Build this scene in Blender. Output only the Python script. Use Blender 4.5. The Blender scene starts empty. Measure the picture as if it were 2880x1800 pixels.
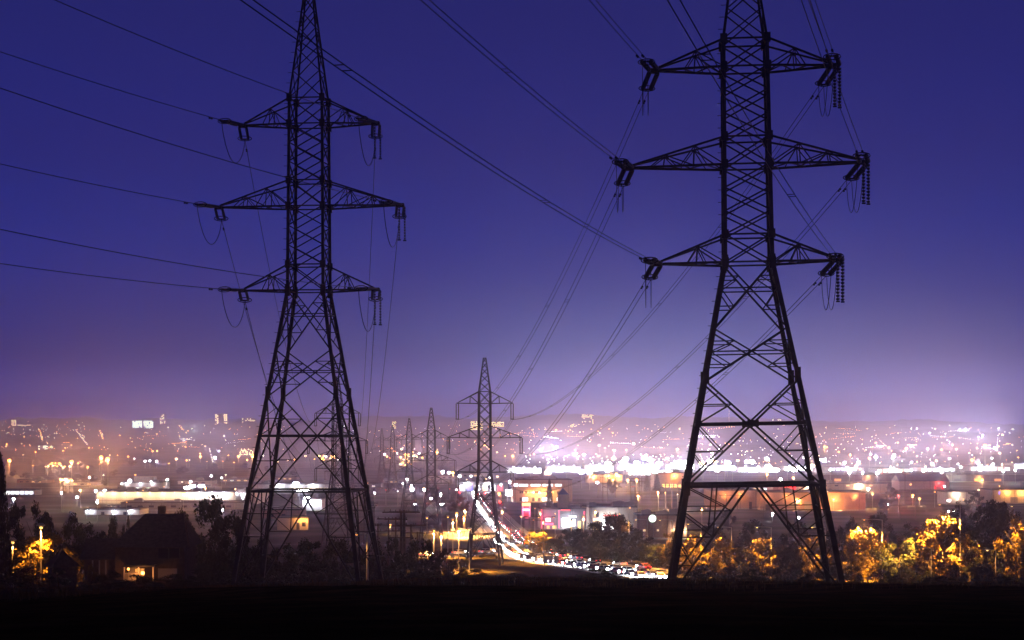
import bpy, math, random
from mathutils import Vector, Matrix
from math import sin, cos, pi, radians, sqrt, exp

# ------------------------------------------------------------------ camera
S = bpy.context.scene
COL = S.collection
EYE = 38.0                      # eye height over the valley floor
FPX, HOR, K = 1941.0, 440.0, 1024.0/2419.0
cam_d = bpy.data.cameras.new('camera'); cam = bpy.data.objects.new('camera', cam_d)
COL.objects.link(cam); S.camera = cam
cam.location = (0, 0, EYE); cam.rotation_euler = (pi/2, 0, 0)
cam_d.sensor_width = 36.0; cam_d.lens = FPX/1024*36.0
cam_d.shift_y = (HOR-320)/1024.0
cam_d.clip_start = 0.5; cam_d.clip_end = 30000

# ------------------------------------------------------------------ world (dusk sky with the city's skyglow)
def srgb(r, g, b):
    f = lambda c: (c/12.92 if c <= 0.04045 else ((c+0.055)/1.055)**2.4)
    return (f(r/255), f(g/255), f(b/255))
W = bpy.data.worlds.new('World'); S.world = W; W.use_nodes = True
def build_world():
    nt = W.node_tree; nt.nodes.clear(); N = nt.nodes.new; L = nt.links.new
    out = N('ShaderNodeOutputWorld'); bg = N('ShaderNodeBackground'); L(bg.outputs[0], out.inputs[0])
    tc = N('ShaderNodeTexCoord'); nrm = N('ShaderNodeVectorMath'); nrm.operation = 'NORMALIZE'
    L(tc.outputs['Generated'], nrm.inputs[0])
    sep = N('ShaderNodeSeparateXYZ'); L(nrm.outputs[0], sep.inputs[0])
    def M(op, a, b=None, c=None):
        n = N('ShaderNodeMath'); n.operation = op
        for i, v in enumerate((a, b, c)):
            if v is None: continue
            if isinstance(v, (int, float)): n.inputs[i].default_value = v
            else: L(v, n.inputs[i])
        return n.outputs[0]
    z = sep.outputs['Z']; x = sep.outputs['X']
    ramp = N('ShaderNodeValToRGB'); L(M('MULTIPLY_ADD', z, 3.0, 0.1), ramp.inputs[0])   # 0.1 = horizon
    cr = ramp.color_ramp; cr.interpolation = 'EASE'
    stops = SKY_STOPS
    while len(cr.elements) < len(stops): cr.elements.new(0.5)
    for e, (p, c) in zip(cr.elements, stops):
        e.position = 0.1 + p*3.0; e.color = (*srgb(*c), 1)
    col = ramp.outputs[0]
    for (az, wx, hz, c, k) in SKY_GLOWS:         # skyglow lobes: azimuth centre, width, scale height, colour, strength
        dx = M('DIVIDE', M('SUBTRACT', x, az), wx)
        g = M('EXPONENT', M('MULTIPLY', M('MULTIPLY', dx, dx), -1.0))
        zh = M('DIVIDE', M('MAXIMUM', z, 0.0), hz); h = M('EXPONENT', M('MULTIPLY', M('MULTIPLY', zh, zh), -1.0))
        front = M('GREATER_THAN', sep.outputs['Y'], 0.0)
        amt = M('MULTIPLY', M('MULTIPLY', M('MULTIPLY', g, h), k), front)
        mx = N('ShaderNodeMix'); mx.data_type = 'RGBA'; mx.blend_type = 'ADD'
        mx.inputs[0].default_value = 1.0
        sc = N('ShaderNodeVectorMath'); sc.operation = 'SCALE'; sc.inputs[0].default_value = srgb(*c)
        L(amt, sc.inputs['Scale'])
        L(col, mx.inputs[6]); L(sc.outputs[0], mx.inputs[7]); col = mx.outputs[2]
    # last light of the real sky model, sun well down
    sky = N('ShaderNodeTexSky'); sky.sky_type = 'NISHITA'; sky.sun_disc = False
    sky.sun_elevation = radians(-6); sky.sun_rotation = radians(200); sky.air_density = 2; sky.ozone_density = 4
    mx = N('ShaderNodeMix'); mx.data_type = 'RGBA'; mx.blend_type = 'ADD'; mx.inputs[0].default_value = 0.05
    L(col, mx.inputs[6]); L(sky.outputs[0], mx.inputs[7])
    L(mx.outputs[2], bg.inputs[0]); bg.inputs[1].default_value = 1.0
SKY_STOPS = [(-0.03, (80, 70, 140)), (0.0, (80, 80, 190)), (0.02, (50, 66, 170)), (0.045, (22, 42, 124)),
             (0.1, (24, 42, 130)), (0.155, (33, 38, 116)), (0.23, (34, 36, 106)), (0.3, (12, 12, 46))]
SKY_GLOWS = [(0.07, 0.125, 0.052, (80, 152, 224), 0.54), (0.24, 0.12, 0.042, (176, 160, 192), 0.42)]
build_world()
sun_d = bpy.data.lights.new('sun', 'SUN'); sun = bpy.data.objects.new('sun', sun_d); COL.objects.link(sun)
sun_d.energy = 0.004; sun_d.angle = radians(10); sun_d.color = (0.6, 0.65, 1.0)      # dusk: the sun is gone, a trace of twilight
sun.rotation_euler = (radians(60), 0, radians(200))
S.view_settings.view_transform = 'Standard'; S.view_settings.look = 'None'
S.view_settings.exposure = 0.0; S.view_settings.gamma = 1.0
S.cycles.use_denoising = True
S.cycles.max_bounces = 4; S.cycles.diffuse_bounces = 2; S.cycles.volume_bounces = 1
S.cycles.sample_clamp_indirect = 2.0; S.cycles.sample_clamp_direct = 0
S.cycles.use_light_tree = True
R = random.Random(7)

# ------------------------------------------------------------------ helpers
def prof(pts, d):
    if d <= pts[0][0]: return pts[0][1]
    for (a, va), (b, vb) in zip(pts, pts[1:]):
        if d <= b:
            t = (d-a)/(b-a); return va+(vb-va)*t
    return pts[-1][1]
RIDGE = [(-2600, 70), (-1900, 86), (-1300, 92), (-700, 98), (-200, 90), (300, 102), (900, 104), (1500, 80), (2100, 66), (2800, 60)]
PROFILE = [(-200, 8), (-60, 0.5), (0, -1.9), (19, -2.1), (40, -3.6), (80, -6.5), (120, -9.3), (165, -12.35), (200, -14.7), (250, -19.8),
           (300, -24.8), (350, -28.7), (412, -30.2), (470, -30.2), (574, -31.8), (709, -38), (2500, -38), (3500, -31), (4600, -14), (5600, 8)]
def T(x, d):
    """terrain height (world z)"""
    if d <= 5600: z = prof(PROFILE, d)
    else: z = 8 + (prof(RIDGE, x*8500/d)-8)*min(1, (d-5600)/2900)**0.9 - max(0, d-8600)*0.03
    if d > 3000:
        w = min(1, (d-3000)/1500)
        if d > 5500: z += 4.0*sin(x*0.047+d*0.013)*sin(x*0.0113)+3.0*sin(x*0.093+1.3*sin(d*0.01))+2.2*sin(x*0.171+d*0.02)
        z += w*(9*sin(x*0.0031+d*0.0017)+6*sin(x*0.0083-d*0.0023)+3*sin(x*0.021+d*0.004))
    if 2 < d < 330:
        w = min(1, d/60)*(1 if d < 250 else (330-d)/80)
        z += w*(0.14*sin(x*0.21+d*0.05)+0.28*sin(x*0.083+1.7)+0.3*sin(x*0.045+0.6)+0.06*sin(x*0.53+d*0.31)+0.05*sin(x*0.9+d*0.7))
    return EYE+z
def U(xd): return (xd*K-512)/FPX
def V(yd): return (HOR-yd*K)/FPX
def gp(xd, yd, h=0.0):
    """where the line of sight of a photo point meets the ground (or a level h above it)"""
    u, v = U(xd), V(yd); d, st = 30.0, 4.0
    while d < 9400:
        if EYE+v*d <= T(u*d, d)+h and d > 330:
            lo, hi = d-st, d
            for _ in range(20):
                m = (lo+hi)/2
                if EYE+v*m <= T(u*m, m)+h: hi = m
                else: lo = m
            return Vector((u*hi, hi, T(u*hi, hi)))
        st = max(2.0, d*0.004); d += st
    return Vector((u*9300, 9300, T(u*9300, 9300)))
def at(xd, yd, d): return Vector((U(xd)*d, d, EYE+V(yd)*d))
def mpp(d): return d/FPX*K        # metres per displayed pixel

class MB:
    def __init__(s): s.v = []; s.f = []; s.mi = []; s.cur = 0
    def add(s, vs, fs):
        o = len(s.v); s.v += [tuple(p) for p in vs]
        s.f += [tuple(i+o for i in f) for f in fs]; s.mi += [s.cur]*len(fs)
    def box(s, c, size, rz=0.0):
        cx, cy, cz = c; hx, hy, hz = size[0]/2, size[1]/2, size[2]/2
        ca, sa = cos(rz), sin(rz)
        vs = []
        for z in (-hz, hz):
            for x, y in ((-hx, -hy), (hx, -hy), (hx, hy), (-hx, hy)):
                vs.append((cx+x*ca-y*sa, cy+x*sa+y*ca, cz+z))
        s.add(vs, [(3, 2, 1, 0), (4, 5, 6, 7), (0, 1, 5, 4), (1, 2, 6, 5), (2, 3, 7, 6), (3, 0, 4, 7)])
        return s
    def bar(s, a, b, w, w2=None):
        a = Vector(a); b = Vector(b); d = b-a
        if d.length < 1e-6: return s
        d.normalize(); r = Vector((0, 0, 1)) if abs(d.z) < 0.95 else Vector((0, 1, 0))
        p = d.cross(r).normalized(); q = d.cross(p).normalized()
        w2 = w if w2 is None else w2; vs = []
        for c, ww in ((a, w), (b, w2)):
            h = ww/2
            for i, j in ((-1, -1), (1, -1), (1, 1), (-1, 1)): vs.append(c+p*i*h+q*j*h)
        s.add(vs, [(0, 1, 2, 3), (7, 6, 5, 4), (0, 4, 5, 1), (1, 5, 6, 2), (2, 6, 7, 3), (3, 7, 4, 0)])
        return s
    def tube(s, pts, r, n=6, cap=True):
        pts = [Vector(p) for p in pts]; rr = r if isinstance(r, (list, tuple)) else [r]*len(pts)
        vs = []; up = None
        for i, p in enumerate(pts):
            d = (pts[min(i+1, len(pts)-1)]-pts[max(i-1, 0)]).normalized()
            if up is None: up = Vector((0, 0, 1)) if abs(d.z) < 0.9 else Vector((1, 0, 0))
            a = d.cross(up)
            if a.length < 1e-4: a = d.cross(Vector((0.3, 1, 0.2)))
            a.normalize(); b = d.cross(a).normalized()
            for k in range(n): vs.append(p+(a*cos(2*pi*k/n)+b*sin(2*pi*k/n))*rr[i])
        fs = []
        for i in range(len(pts)-1):
            for k in range(n):
                k2 = (k+1) % n; fs.append((i*n+k, i*n+k2, (i+1)*n+k2, (i+1)*n+k))
        if cap: fs.append(tuple(range(n-1, -1, -1))); fs.append(tuple((len(pts)-1)*n+k for k in range(n)))
        s.add(vs, fs); return s
    def ball(s, c, r, n=8, m=5, sz=1.0):
        c = Vector(c); vs = [c+Vector((0, 0, r*sz))]
        for i in range(1, m):
            th = pi*i/m
            for k in range(n): vs.append(c+Vector((r*sin(th)*cos(2*pi*k/n), r*sin(th)*sin(2*pi*k/n), r*sz*cos(th))))
        vs.append(c-Vector((0, 0, r*sz))); fs = []
        for k in range(n): fs.append((0, 1+k, 1+(k+1) % n))
        for i in range(m-2):
            for k in range(n):
                a = 1+i*n+k; b = 1+i*n+(k+1) % n; fs.append((a, a+n, b+n, b))
        l = len(vs)-1
        for k in range(n): fs.append((l, 1+(m-2)*n+(k+1) % n, 1+(m-2)*n+k))
        s.add(vs, fs); return s
    def mesh(s, name, mats, smooth=False):
        me = bpy.data.meshes.new(name); me.from_pydata(s.v, [], s.f)
        for m in (mats if isinstance(mats, (list, tuple)) else [mats]): me.materials.append(m)
        if s.mi and max(s.mi) > 0: me.polygons.foreach_set('material_index', s.mi)
        if smooth: me.polygons.foreach_set('use_smooth', [True]*len(me.polygons))
        me.update(); return me
    def build(s, name, mats, parent=None, smooth=False):
        return put(name, s.mesh(name, mats, smooth), parent)
def put(name, me, parent=None, loc=None, rz=0.0, scale=None):
    o = bpy.data.objects.new(name, me); COL.objects.link(o)
    if parent is not None: o.parent = parent
    if loc is not None: o.location = loc
    if rz: o.rotation_euler = (0, 0, rz)
    if scale is not None: o.scale = scale if isinstance(scale, (tuple, list)) else (scale,)*3
    return o
def tag(o, label=None, cat=None, group=None, kind=None):
    if label: o['label'] = label
    if cat: o['category'] = cat
    if group: o['group'] = group
    if kind: o['kind'] = kind
    return o
def thing(name, label, cat, loc=(0, 0, 0), rz=0.0, group=None, scale=None):
    o = put(name, None, None, loc, rz, scale); o.empty_display_size = 0.2
    return tag(o, label, cat, group)
def lamp(parent, kind, energy, color, loc=(0, 0, 0), radius=0.15, rot=None, spot=None, blend=0.6):
    d = bpy.data.lights.new('light', kind); d.energy = energy; d.color = color
    d.shadow_soft_size = radius
    if spot: d.spot_size = spot; d.spot_blend = blend
    o = bpy.data.objects.new('light', d); COL.objects.link(o); o.parent = parent; o.location = loc
    if rot: o.rotation_euler = rot
    return o

# ------------------------------------------------------------------ materials
def mat(name, col, rough=0.8, metal=0.0, var=0.0, scale=1.0, col2=None, spec=0.3):
    m = bpy.data.materials.new(name); m.use_nodes = True; nt = m.node_tree
    b = nt.nodes['Principled BSDF']; b.inputs['Base Color'].default_value = (*col, 1)
    b.inputs['Roughness'].default_value = rough; b.inputs['Metallic'].default_value = metal
    b.inputs['Specular IOR Level'].default_value = spec
    if var or col2:
        tc = nt.nodes.new('ShaderNodeTexCoord'); nz = nt.nodes.new('ShaderNodeTexNoise')
        nz.inputs['Scale'].default_value = scale; nz.inputs['Detail'].default_value = 6
        nt.links.new(tc.outputs['Object'], nz.inputs[0])
        rp = nt.nodes.new('ShaderNodeValToRGB')
        c2 = col2 or tuple(c*(1+var) for c in col); c1 = col if col2 else tuple(c*(1-var) for c in col)
        rp.color_ramp.elements[0].position = 0.35; rp.color_ramp.elements[1].position = 0.65
        rp.color_ramp.elements[0].color = (*c1, 1); rp.color_ramp.elements[1].color = (*c2, 1)
        nt.links.new(nz.outputs[0], rp.inputs[0]); nt.links.new(rp.outputs[0], b.inputs['Base Color'])
    return m
def glow(name, col, strength):
    m = bpy.data.materials.new(name); m.use_nodes = True; nt = m.node_tree
    b = nt.nodes['Principled BSDF']; b.inputs['Base Color'].default_value = (*[min(1, c)*0.5 for c in col], 1)
    b.inputs['Emission Color'].default_value = (*col, 1); b.inputs['Emission Strength'].default_value = strength
    b.inputs['Roughness'].default_value = 0.4
    m.cycles.emission_sampling = 'NONE'
    return m
M = {}
M['steel'] = mat('weathered galvanised steel', (0.03, 0.03, 0.032), 0.75, 0.2, 0.35, 0.9)
M['steel_far'] = mat('galvanised steel', (0.03, 0.03, 0.033), 0.75, 0.1)
M['insul'] = mat('brown glazed insulator', (0.03, 0.025, 0.025), 0.35, spec=0.5)
M['insul_grey'] = mat('grey glass insulator', (0.09, 0.1, 0.11), 0.3, spec=0.5)
M['cable'] = mat('aluminium cable', (0.03, 0.03, 0.033), 0.6, 0.2)
M['concrete'] = mat('concrete', (0.22, 0.21, 0.2), 0.9, var=0.2, scale=2)

# ------------------------------------------------------------------ ground
def ground_mat():
    m = bpy.data.materials.new('ground'); m.use_nodes = True; nt = m.node_tree; N = nt.nodes.new; L = nt.links.new
    b = nt.nodes['Principled BSDF']; b.inputs['Roughness'].default_value = 1.0; b.inputs['Specular IOR Level'].default_value = 0.0
    g = N('ShaderNodeNewGeometry')
    def noise(s, d=6):
        n = N('ShaderNodeTexNoise'); n.inputs['Scale'].default_value = s; n.inputs['Detail'].default_value = d
        L(g.outputs['Position'], n.inputs[0]); return n.outputs[0]
    def ramp(f, stops):
        r = N('ShaderNodeValToRGB'); L(f, r.inputs[0]); e = r.color_ramp.elements
        while len(e) < len(stops): e.new(0.5)
        for q, (p, c) in zip(e, stops): q.position = p; q.color = (*c, 1)
        return r.outputs[0]
    grass = ramp(noise(0.6, 8), [(0.3, (0.012, 0.012, 0.005)), (0.5, (0.026, 0.022, 0.009)), (0.7, (0.06, 0.04, 0.016))])
    town = ramp(noise(0.02, 10), [(0.38, (0.03, 0.035, 0.018)), (0.48, (0.05, 0.06, 0.025)), (0.52, (0.07, 0.065, 0.06)), (0.7, (0.13, 0.12, 0.11))])
    sp = N('ShaderNodeSeparateXYZ'); L(g.outputs['Position'], sp.inputs[0])
    mr = N('ShaderNodeMapRange'); mr.inputs[1].default_value = 520; mr.inputs[2].default_value = 800; L(sp.outputs['Y'], mr.inputs[0])
    mx = N('ShaderNodeMix'); mx.data_type = 'RGBA'; L(mr.outputs[0], mx.inputs[0]); L(grass, mx.inputs[6]); L(town, mx.inputs[7])
    L(mx.outputs[2], b.inputs['Base Color'])
    bp = N('ShaderNodeBump'); bp.inputs['Strength'].default_value = 0.6; bp.inputs['Distance'].default_value = 0.2
    L(noise(2.0, 8), bp.inputs['Height']); L(bp.outputs[0], b.inputs['Normal'])
    return m
def build_ground():
    ys = [-150, -80, -40, -15, 0, 6, 12, 16]
    y = 18
    while y < 9450: ys.append(y); y += max(2.5, y*0.018)
    mb = MB(); n = 170; vs = []
    for y in ys:
        hw = 60+abs(y)*0.315
        for i in range(n+1):
            x = -hw+2*hw*i/n; vs.append((x, y, T(x, y)))
    fs = []
    for j in range(len(ys)-1):
        for i in range(n):
            a = j*(n+1)+i; fs.append((a, a+1, a+n+2, a+n+1))
    mb.add(vs, fs); o = mb.build('ground', ground_mat(), smooth=True); tag(o, kind='structure')
build_ground()
def build_haze():
    mb = MB(); mb.box((0, 4650, 97), (6800, 9700, 196))
    m = bpy.data.materials.new('haze'); m.use_nodes = True; nt = m.node_tree; nt.nodes.clear()
    out = nt.nodes.new('ShaderNodeOutputMaterial'); v = nt.nodes.new('ShaderNodeVolumePrincipled')
    v.inputs['Color'].default_value = (0.69, 0.59, 1.0, 1); v.inputs['Density'].default_value = HAZE
    v.inputs['Anisotropy'].default_value = 0.9
    nt.links.new(v.outputs[0], out.inputs['Volume'])
    o = mb.build('haze', m); tag(o, kind='stuff')
HAZE = 0.0002
build_haze()

# ------------------------------------------------------------------ lattice towers
def ribbed(mb, a, b, r, n, core=0.35, sides=8):
    """a string of insulator discs from a to b"""
    a = Vector(a); b = Vector(b); pts, rr = [], []
    for i in range(n):
        for f, k in ((0.08, core), (0.22, 1.0), (0.72, 0.85), (0.9, core)):
            pts.append(a.lerp(b, (i+f)/n)); rr.append(r*k)
    mb.tube(pts, rr, sides)
def ring(mb, c, ax, up, rx, ry, r=0.05):
    ax = Vector(ax).normalized(); up = Vector(up).normalized()
    pts = [Vector(c)+ax*rx*cos(2*pi*i/14)+up*ry*sin(2*pi*i/14) for i in range(15)]
    mb.tube(pts, r, 5, False)
def catenary(p0, p1, sag, n):
    p0 = Vector(p0); p1 = Vector(p1); out = []
    for i in range(n+1):
        t = i/n; p = p0.lerp(p1, t); p.z -= 4*sag*t*(1-t); out.append(p)
    return out
class Tower: pass
def tower(label, X, Y, zb, yaw, kind, waist, hb, hw, arms, root_h, peak, far=False, group=None, mb_scale=1.0, lean=0.0):
    """arms: list of (height of bottom chord, half length)"""
    root = thing('lattice_tower', label, 'pylon', (X, Y, zb), yaw, group); root.rotation_euler = (0, lean, yaw)
    ms = M['steel_far'] if far else M['steel']
    top = arms[-1][0]+root_h; t = mb_scale
    def w(z):
        return prof([(0, hb), (waist, hw), (top, hw*0.92), (peak, 0.32)], z)
    C = [(-1, -1), (1, -1), (1, 1), (-1, 1)]
    def cp(i, z): return Vector((C[i % 4][0]*w(z), C[i % 4][1]*w(z), z))
    # legs
    for i in range(4):
        mb = MB()
        zs = [(-1.2, 0.50*t), (waist*0.33, 0.50*t), (waist*0.33, 0.44*t), (waist*0.66, 0.44*t), (waist*0.66, 0.40*t), (waist, 0.40*t),
              (waist, 0.36*t), (top, 0.32*t), (top, 0.22*t), (peak, 0.16*t)]
        for k in range(0, len(zs), 2):
            mb.bar(cp(i, max(zs[k][0], 0)) if zs[k][0] >= 0 else cp(i, 0)-Vector((0, 0, 1.2)), cp(i, zs[k+1][0]), zs[k][1], zs[k+1][1])
        if not far:
            mb.box(cp(i, 0)-Vector((0, 0, 0.4)), (1.0, 1.0, 0.9))
            for z in (waist, waist*0.33, waist*0.66): mb.box(cp(i, z), (0.54*t, 0.54*t, 1.2))
        mb.build('leg', ms, root)
    br = 0.15*t; rd = 0.10*t
    bm = MB()
    def xpanel(mb, z0, z1, b=br, horiz=True, redundant=True):
        for i in range(4):
            a0, b0, a1, b1 = cp(i, z0), cp(i+1, z0), cp(i, z1), cp(i+1, z1)
            mb.bar(a0, b1, b); mb.bar(b0, a1, b)
            wa, wb = w(z0), w(z1); tc = wa/(wa+wb); zc = z0+(z1-z0)*tc; c = a0.lerp(b1, tc)
            if horiz: mb.bar(cp(i, zc), cp(i+1, zc), horiz if not isinstance(horiz, bool) else rd*1.2)
            if redundant and z1-z0 > 3:
                for s, leg in ((a0, i), (b0, i+1), (a1, i), (b1, i+1)):
                    m_ = s.lerp(c, 0.55); zl = s.z+(c.z-s.z)*0.55
                    mb.bar(m_, cp(leg, zl), rd); mb.bar(m_, cp(leg, s.z+(c.z-s.z)*1.0), rd)
                    if not far and z1-z0 > 6: mb.bar(s.lerp(c, 0.28), cp(leg, zl), rd*0.8)
    zB = waist*0.335
    if not far:
        xpanel(bm, waist*0.80, waist, br); xpanel(bm, waist*0.645, waist*0.80, br)
        xpanel(bm, zB, waist*0.645, br*1.15, horiz=0.26)
        for i in range(4 if t > 0.9 else 0):                           # gussets at the middle of the big X
            z0, z1 = zB, waist*0.645; tc = w(z0)/(w(z0)+w(z1)); c = cp(i, z0).lerp(cp(i+1, z1), tc)
            bm.box(c, (0.95, 0.12, 0.55) if i % 2 == 0 else (0.12, 0.95, 0.55))
    else:
        for a, b in ((0.80, 1.0), (0.58, 0.80), (0.335, 0.58)): xpanel(bm, waist*a, waist*b, br, redundant=(b-a > 0.21))
    for i in range(4):                                                 # belt beam and the splayed foot bracing
        a, b = cp(i, zB), cp(i+1, zB); bm.bar(a, b, 0.27*t)
        for s0, leg, f in ((0, i, 0.46), (1, i+1, 0.54)):
            foot = cp(leg, 0.3); mid = a.lerp(b, f)
            mid2 = a.lerp(b, 0.22 if s0 == 0 else 0.78)
            bm.bar(foot, mid, 0.17*t)
            for q in (0.3, 0.55, 0.78):
                p = foot.lerp(mid, q); bm.bar(p, cp(leg, p.z), rd)
                bm.bar(p, cp(leg, min(zB, p.z+zB*0.2)), rd)
            bm.bar(foot.lerp(mid, 0.55), mid2, rd*1.3)
    bm.build('body_bracing', ms, root)
    mm = MB()
    lo = waist
    for k, (za, L) in enumerate(arms):
        if za > lo+0.5:
            n = max(2, round((za-lo)/(2.0 if not far else 2.6)))
            for j in range(n): xpanel(mm, lo+(za-lo)*j/n, lo+(za-lo)*(j+1)/n, br*0.9, horiz=False, redundant=False)
        xpanel(mm, za, za+root_h, br*0.9, horiz=False, redundant=False)
        for i in range(4):
            for z in (za, za+root_h): mm.bar(cp(i, z), cp(i+1, z), br)
            if not far:
                for z in (za, za+root_h): mm.box(cp(i, z), (0.62*t, 0.62*t, 0.75))
        lo = za+root_h
    mm.build('mast_bracing', ms, root)
    pk = MB(); n = 6 if not far else 5; r = 0.86; zz = [0]
    tot = sum(r**j for j in range(n)); acc = 0
    for j in range(n): acc += r**j/tot; zz.append(acc)
    for j in range(n): xpanel(pk, top+(peak-top)*zz[j], top+(peak-top)*zz[j+1], 0.11*t, horiz=False, redundant=False)
    pk.bar((-0.4, 0, peak), (0.4, 0, peak), 0.2*t)
    pk.build('peak_bracing', ms, root)
    tips = {}
    for k, (za, L) in enumerate(arms):
        for s in (-1, 1):
            mb = MB(); tip = Vector((s*L, 0, za+0.12))
            for sy in (-1, 1):
                w0, w1 = w(za), w(za+root_h)
                lo0 = Vector((s*w0, sy*w0, za)); up0 = Vector((s*w1, sy*w1, za+root_h))
                tl = tip+Vector((0, sy*0.18, 0)); tu = tip+Vector((-s*0.25, sy*0.15, 0.2))
                mb.bar(lo0, tl, 0.2*t); mb.bar(up0, tu, 0.17*t)
                fr = (0.32, 0.64) if L > 8.6 else (0.42,)
                prev_u, prev_l = up0, lo0
                for f in fr:
                    pu, pl = up0.lerp(tu, f), lo0.lerp(tl, f)
                    mb.bar(pu, pl, rd); mb.bar(prev_l, pu, rd*1.1)
                    if not far: mb.bar(lo0.lerp(tl, f+0.14), pu, rd*0.9); mb.bar(lo0.lerp(tl, f-0.14), pu, rd*0.8)
                    prev_u, prev_l = pu, pl
            nz = 5 if not far else 3
            w0, w1 = w(za), w(za+root_h)
            for j in range(nz):                                        # plan bracing between the two faces
                f0, f1 = j/nz, (j+1)/nz; sg = 1 if j % 2 else -1
                a = Vector((s*w0, -sg*w0, za)).lerp(tip+Vector((0, -sg*0.18, 0)), f0)
                b = Vector((s*w0, sg*w0, za)).lerp(tip+Vector((0, sg*0.18, 0)), f1)
                mb.bar(a, b, rd)
            mb.box(tip, (0.7, 0.6, 0.35)) if not far else mb.box(tip, (0.3, 0.4, 0.3))
            mb.build('cross_arm', ms, root); tips[(k, s)] = tip
    if not far:
        z = 3.0; sb = MB().bar((0, 0, 0), (-0.62*t, 0, 0), 0.045).mesh('step_bolt', ms)
        while z < peak-2: put('step_bolt', sb, root, cp(0, z)); z += 1.05
    o = Tower(); o.root = root; o.tips = tips; o.peak = Vector((0, 0, peak)); o.mat = Matrix.Translation((X, Y, zb)) @ Matrix.Rotation(yaw, 4, 'Z') @ Matrix.Rotation(lean, 4, 'Y')
    o.inv = o.mat.inverted(); return o

GT = 'high voltage towers marching across the valley'
def gz(X, Y): return T(X, Y)
RX, RY = 20.6, 166.0
LX, LY = -20.6, 197.0
tR = tower('huge near lattice tower carrying twin wires, golden lit trees around its feet', RX, RY, EYE-13.3, radians(-4), 'strain', 28.4, 7.35, 1.98,
           [(28.4, 7.7), (36.7, 10.0), (45.0, 7.7)], 2.35, 58.5, mb_scale=0.93, lean=-0.0155)
tL = tower('near lattice tower with pointed peak, standing before the long white lit store', LX, LY, EYE-15.3, radians(-6), 'strain', 30.4, 6.6, 1.82,
           [(30.4, 6.9), (38.9, 9.4), (47.2, 6.9)], 2.6, 61.5, mb_scale=0.8)
farT = {}
for nm, X, Y, ext, lab in (
    ('M1', -6.6, 469, 0.0, 'black suspension tower standing by the curving lit road in mid distance'),
    ('M2', -29.5, 709, 0.0, 'grey tower behind the dark thicket, left of the tower by the road'),
    ('M3', -53.2, 1005, -0.5, 'hazy tower standing beside the white lit sign on the plain'),
    ('M4', -86.0, 1398, -1.0, 'faint tower in the haze behind the hazy tower by the white sign'),
    ('M5', -120.0, 1790, -1.0, 'faintest tower of the receding row, almost lost in the haze'),
    ('L2', -52.4, 583, 1.5, 'tower half hidden behind the right legs of the near tower by the store'),
    ('L3', -84.0, 940, 0.5, 'small hazy tower seen through the legs of the tower by the store'),
    ('L4', -112.0, 1330, 0.0, 'tiny faint tower behind the small hazy one, left of the receding row')):
    zb = T(X, Y)+ext-0.3
    if nm == 'M1': zb = EYE-30.2
    farT[nm] = tower(lab, X, Y, zb, radians(-5), 'suspension', 22.4-ext*0, 4.2, 1.48, [(22.4, 6.65), (30.7, 8.85), (39.0, 6.65)], 2.9, 50.0, far=True, group=GT, mb_scale=0.95 if nm == 'M1' else 0.85)
    t = farT[nm]; t.ends = {}
    big = Y < 800
    for key, tip in t.tips.items():
        mb = MB(); e = tip-Vector((0, 0, 4.0))
        for sx in ((-0.28, 0.28) if big else (0,)):
            ribbed(mb, tip+Vector((sx, 0, -0.1)), e+Vector((sx, 0, 0.25)), 0.16 if big else 0.22, 14 if big else 8, 0.45, 6)
        mb.box(e+Vector((0, 0, 0.15)), (0.9, 0.15, 0.18))
        mb.build('insulator_string', M['insul'], t.root)
        t.ends[key] = t.mat @ e

GW = 'power lines strung between the towers'
LV = {0: 'lowest', 1: 'middle', 2: 'top'}; SD = {-1: 'left', 1: 'right'}
def strand(mb, pts, r, off=0.0):
    d = (pts[-1]-pts[0]); p = Vector((-d.y, d.x, 0)).normalized()
    if off:
        for s in (-1, 1): mb.tube([q+p*s*off for q in pts], r, 5)
    else: mb.tube(pts, r, 5)
def line_object(pts, r, label, off=0.0, spacers=0):
    root = thing('power_line', label, 'power line', pts[0], 0, GW)
    o0 = Vector(pts[0]); pts = [Vector(p)-o0 for p in pts]
    d = (pts[-1]-pts[0]); p = Vector((-d.y, d.x, 0)).normalized()
    if off:
        for s in (-1, 1):
            MB().tube([q+p*s*off for q in pts], r, 5).build('wire', M['cable'], root)
        tot = len(pts)-1
        for k in range(1, spacers+1):
            f = k/(spacers+1)*tot; i = min(int(f), tot-1); q = pts[i].lerp(pts[i+1], f-i)
            dirn = (pts[i+1]-pts[i]).normalized(); mb = MB()
            for e in (-0.55, 0.55): mb.bar(q+dirn*e-p*off, q+dirn*e+p*off, r*1.6)
            mb.build('spacer', M['cable'], root)
    else: MB().tube(pts, r, 5).build('wire', M['cable'], root)
    return root

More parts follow.
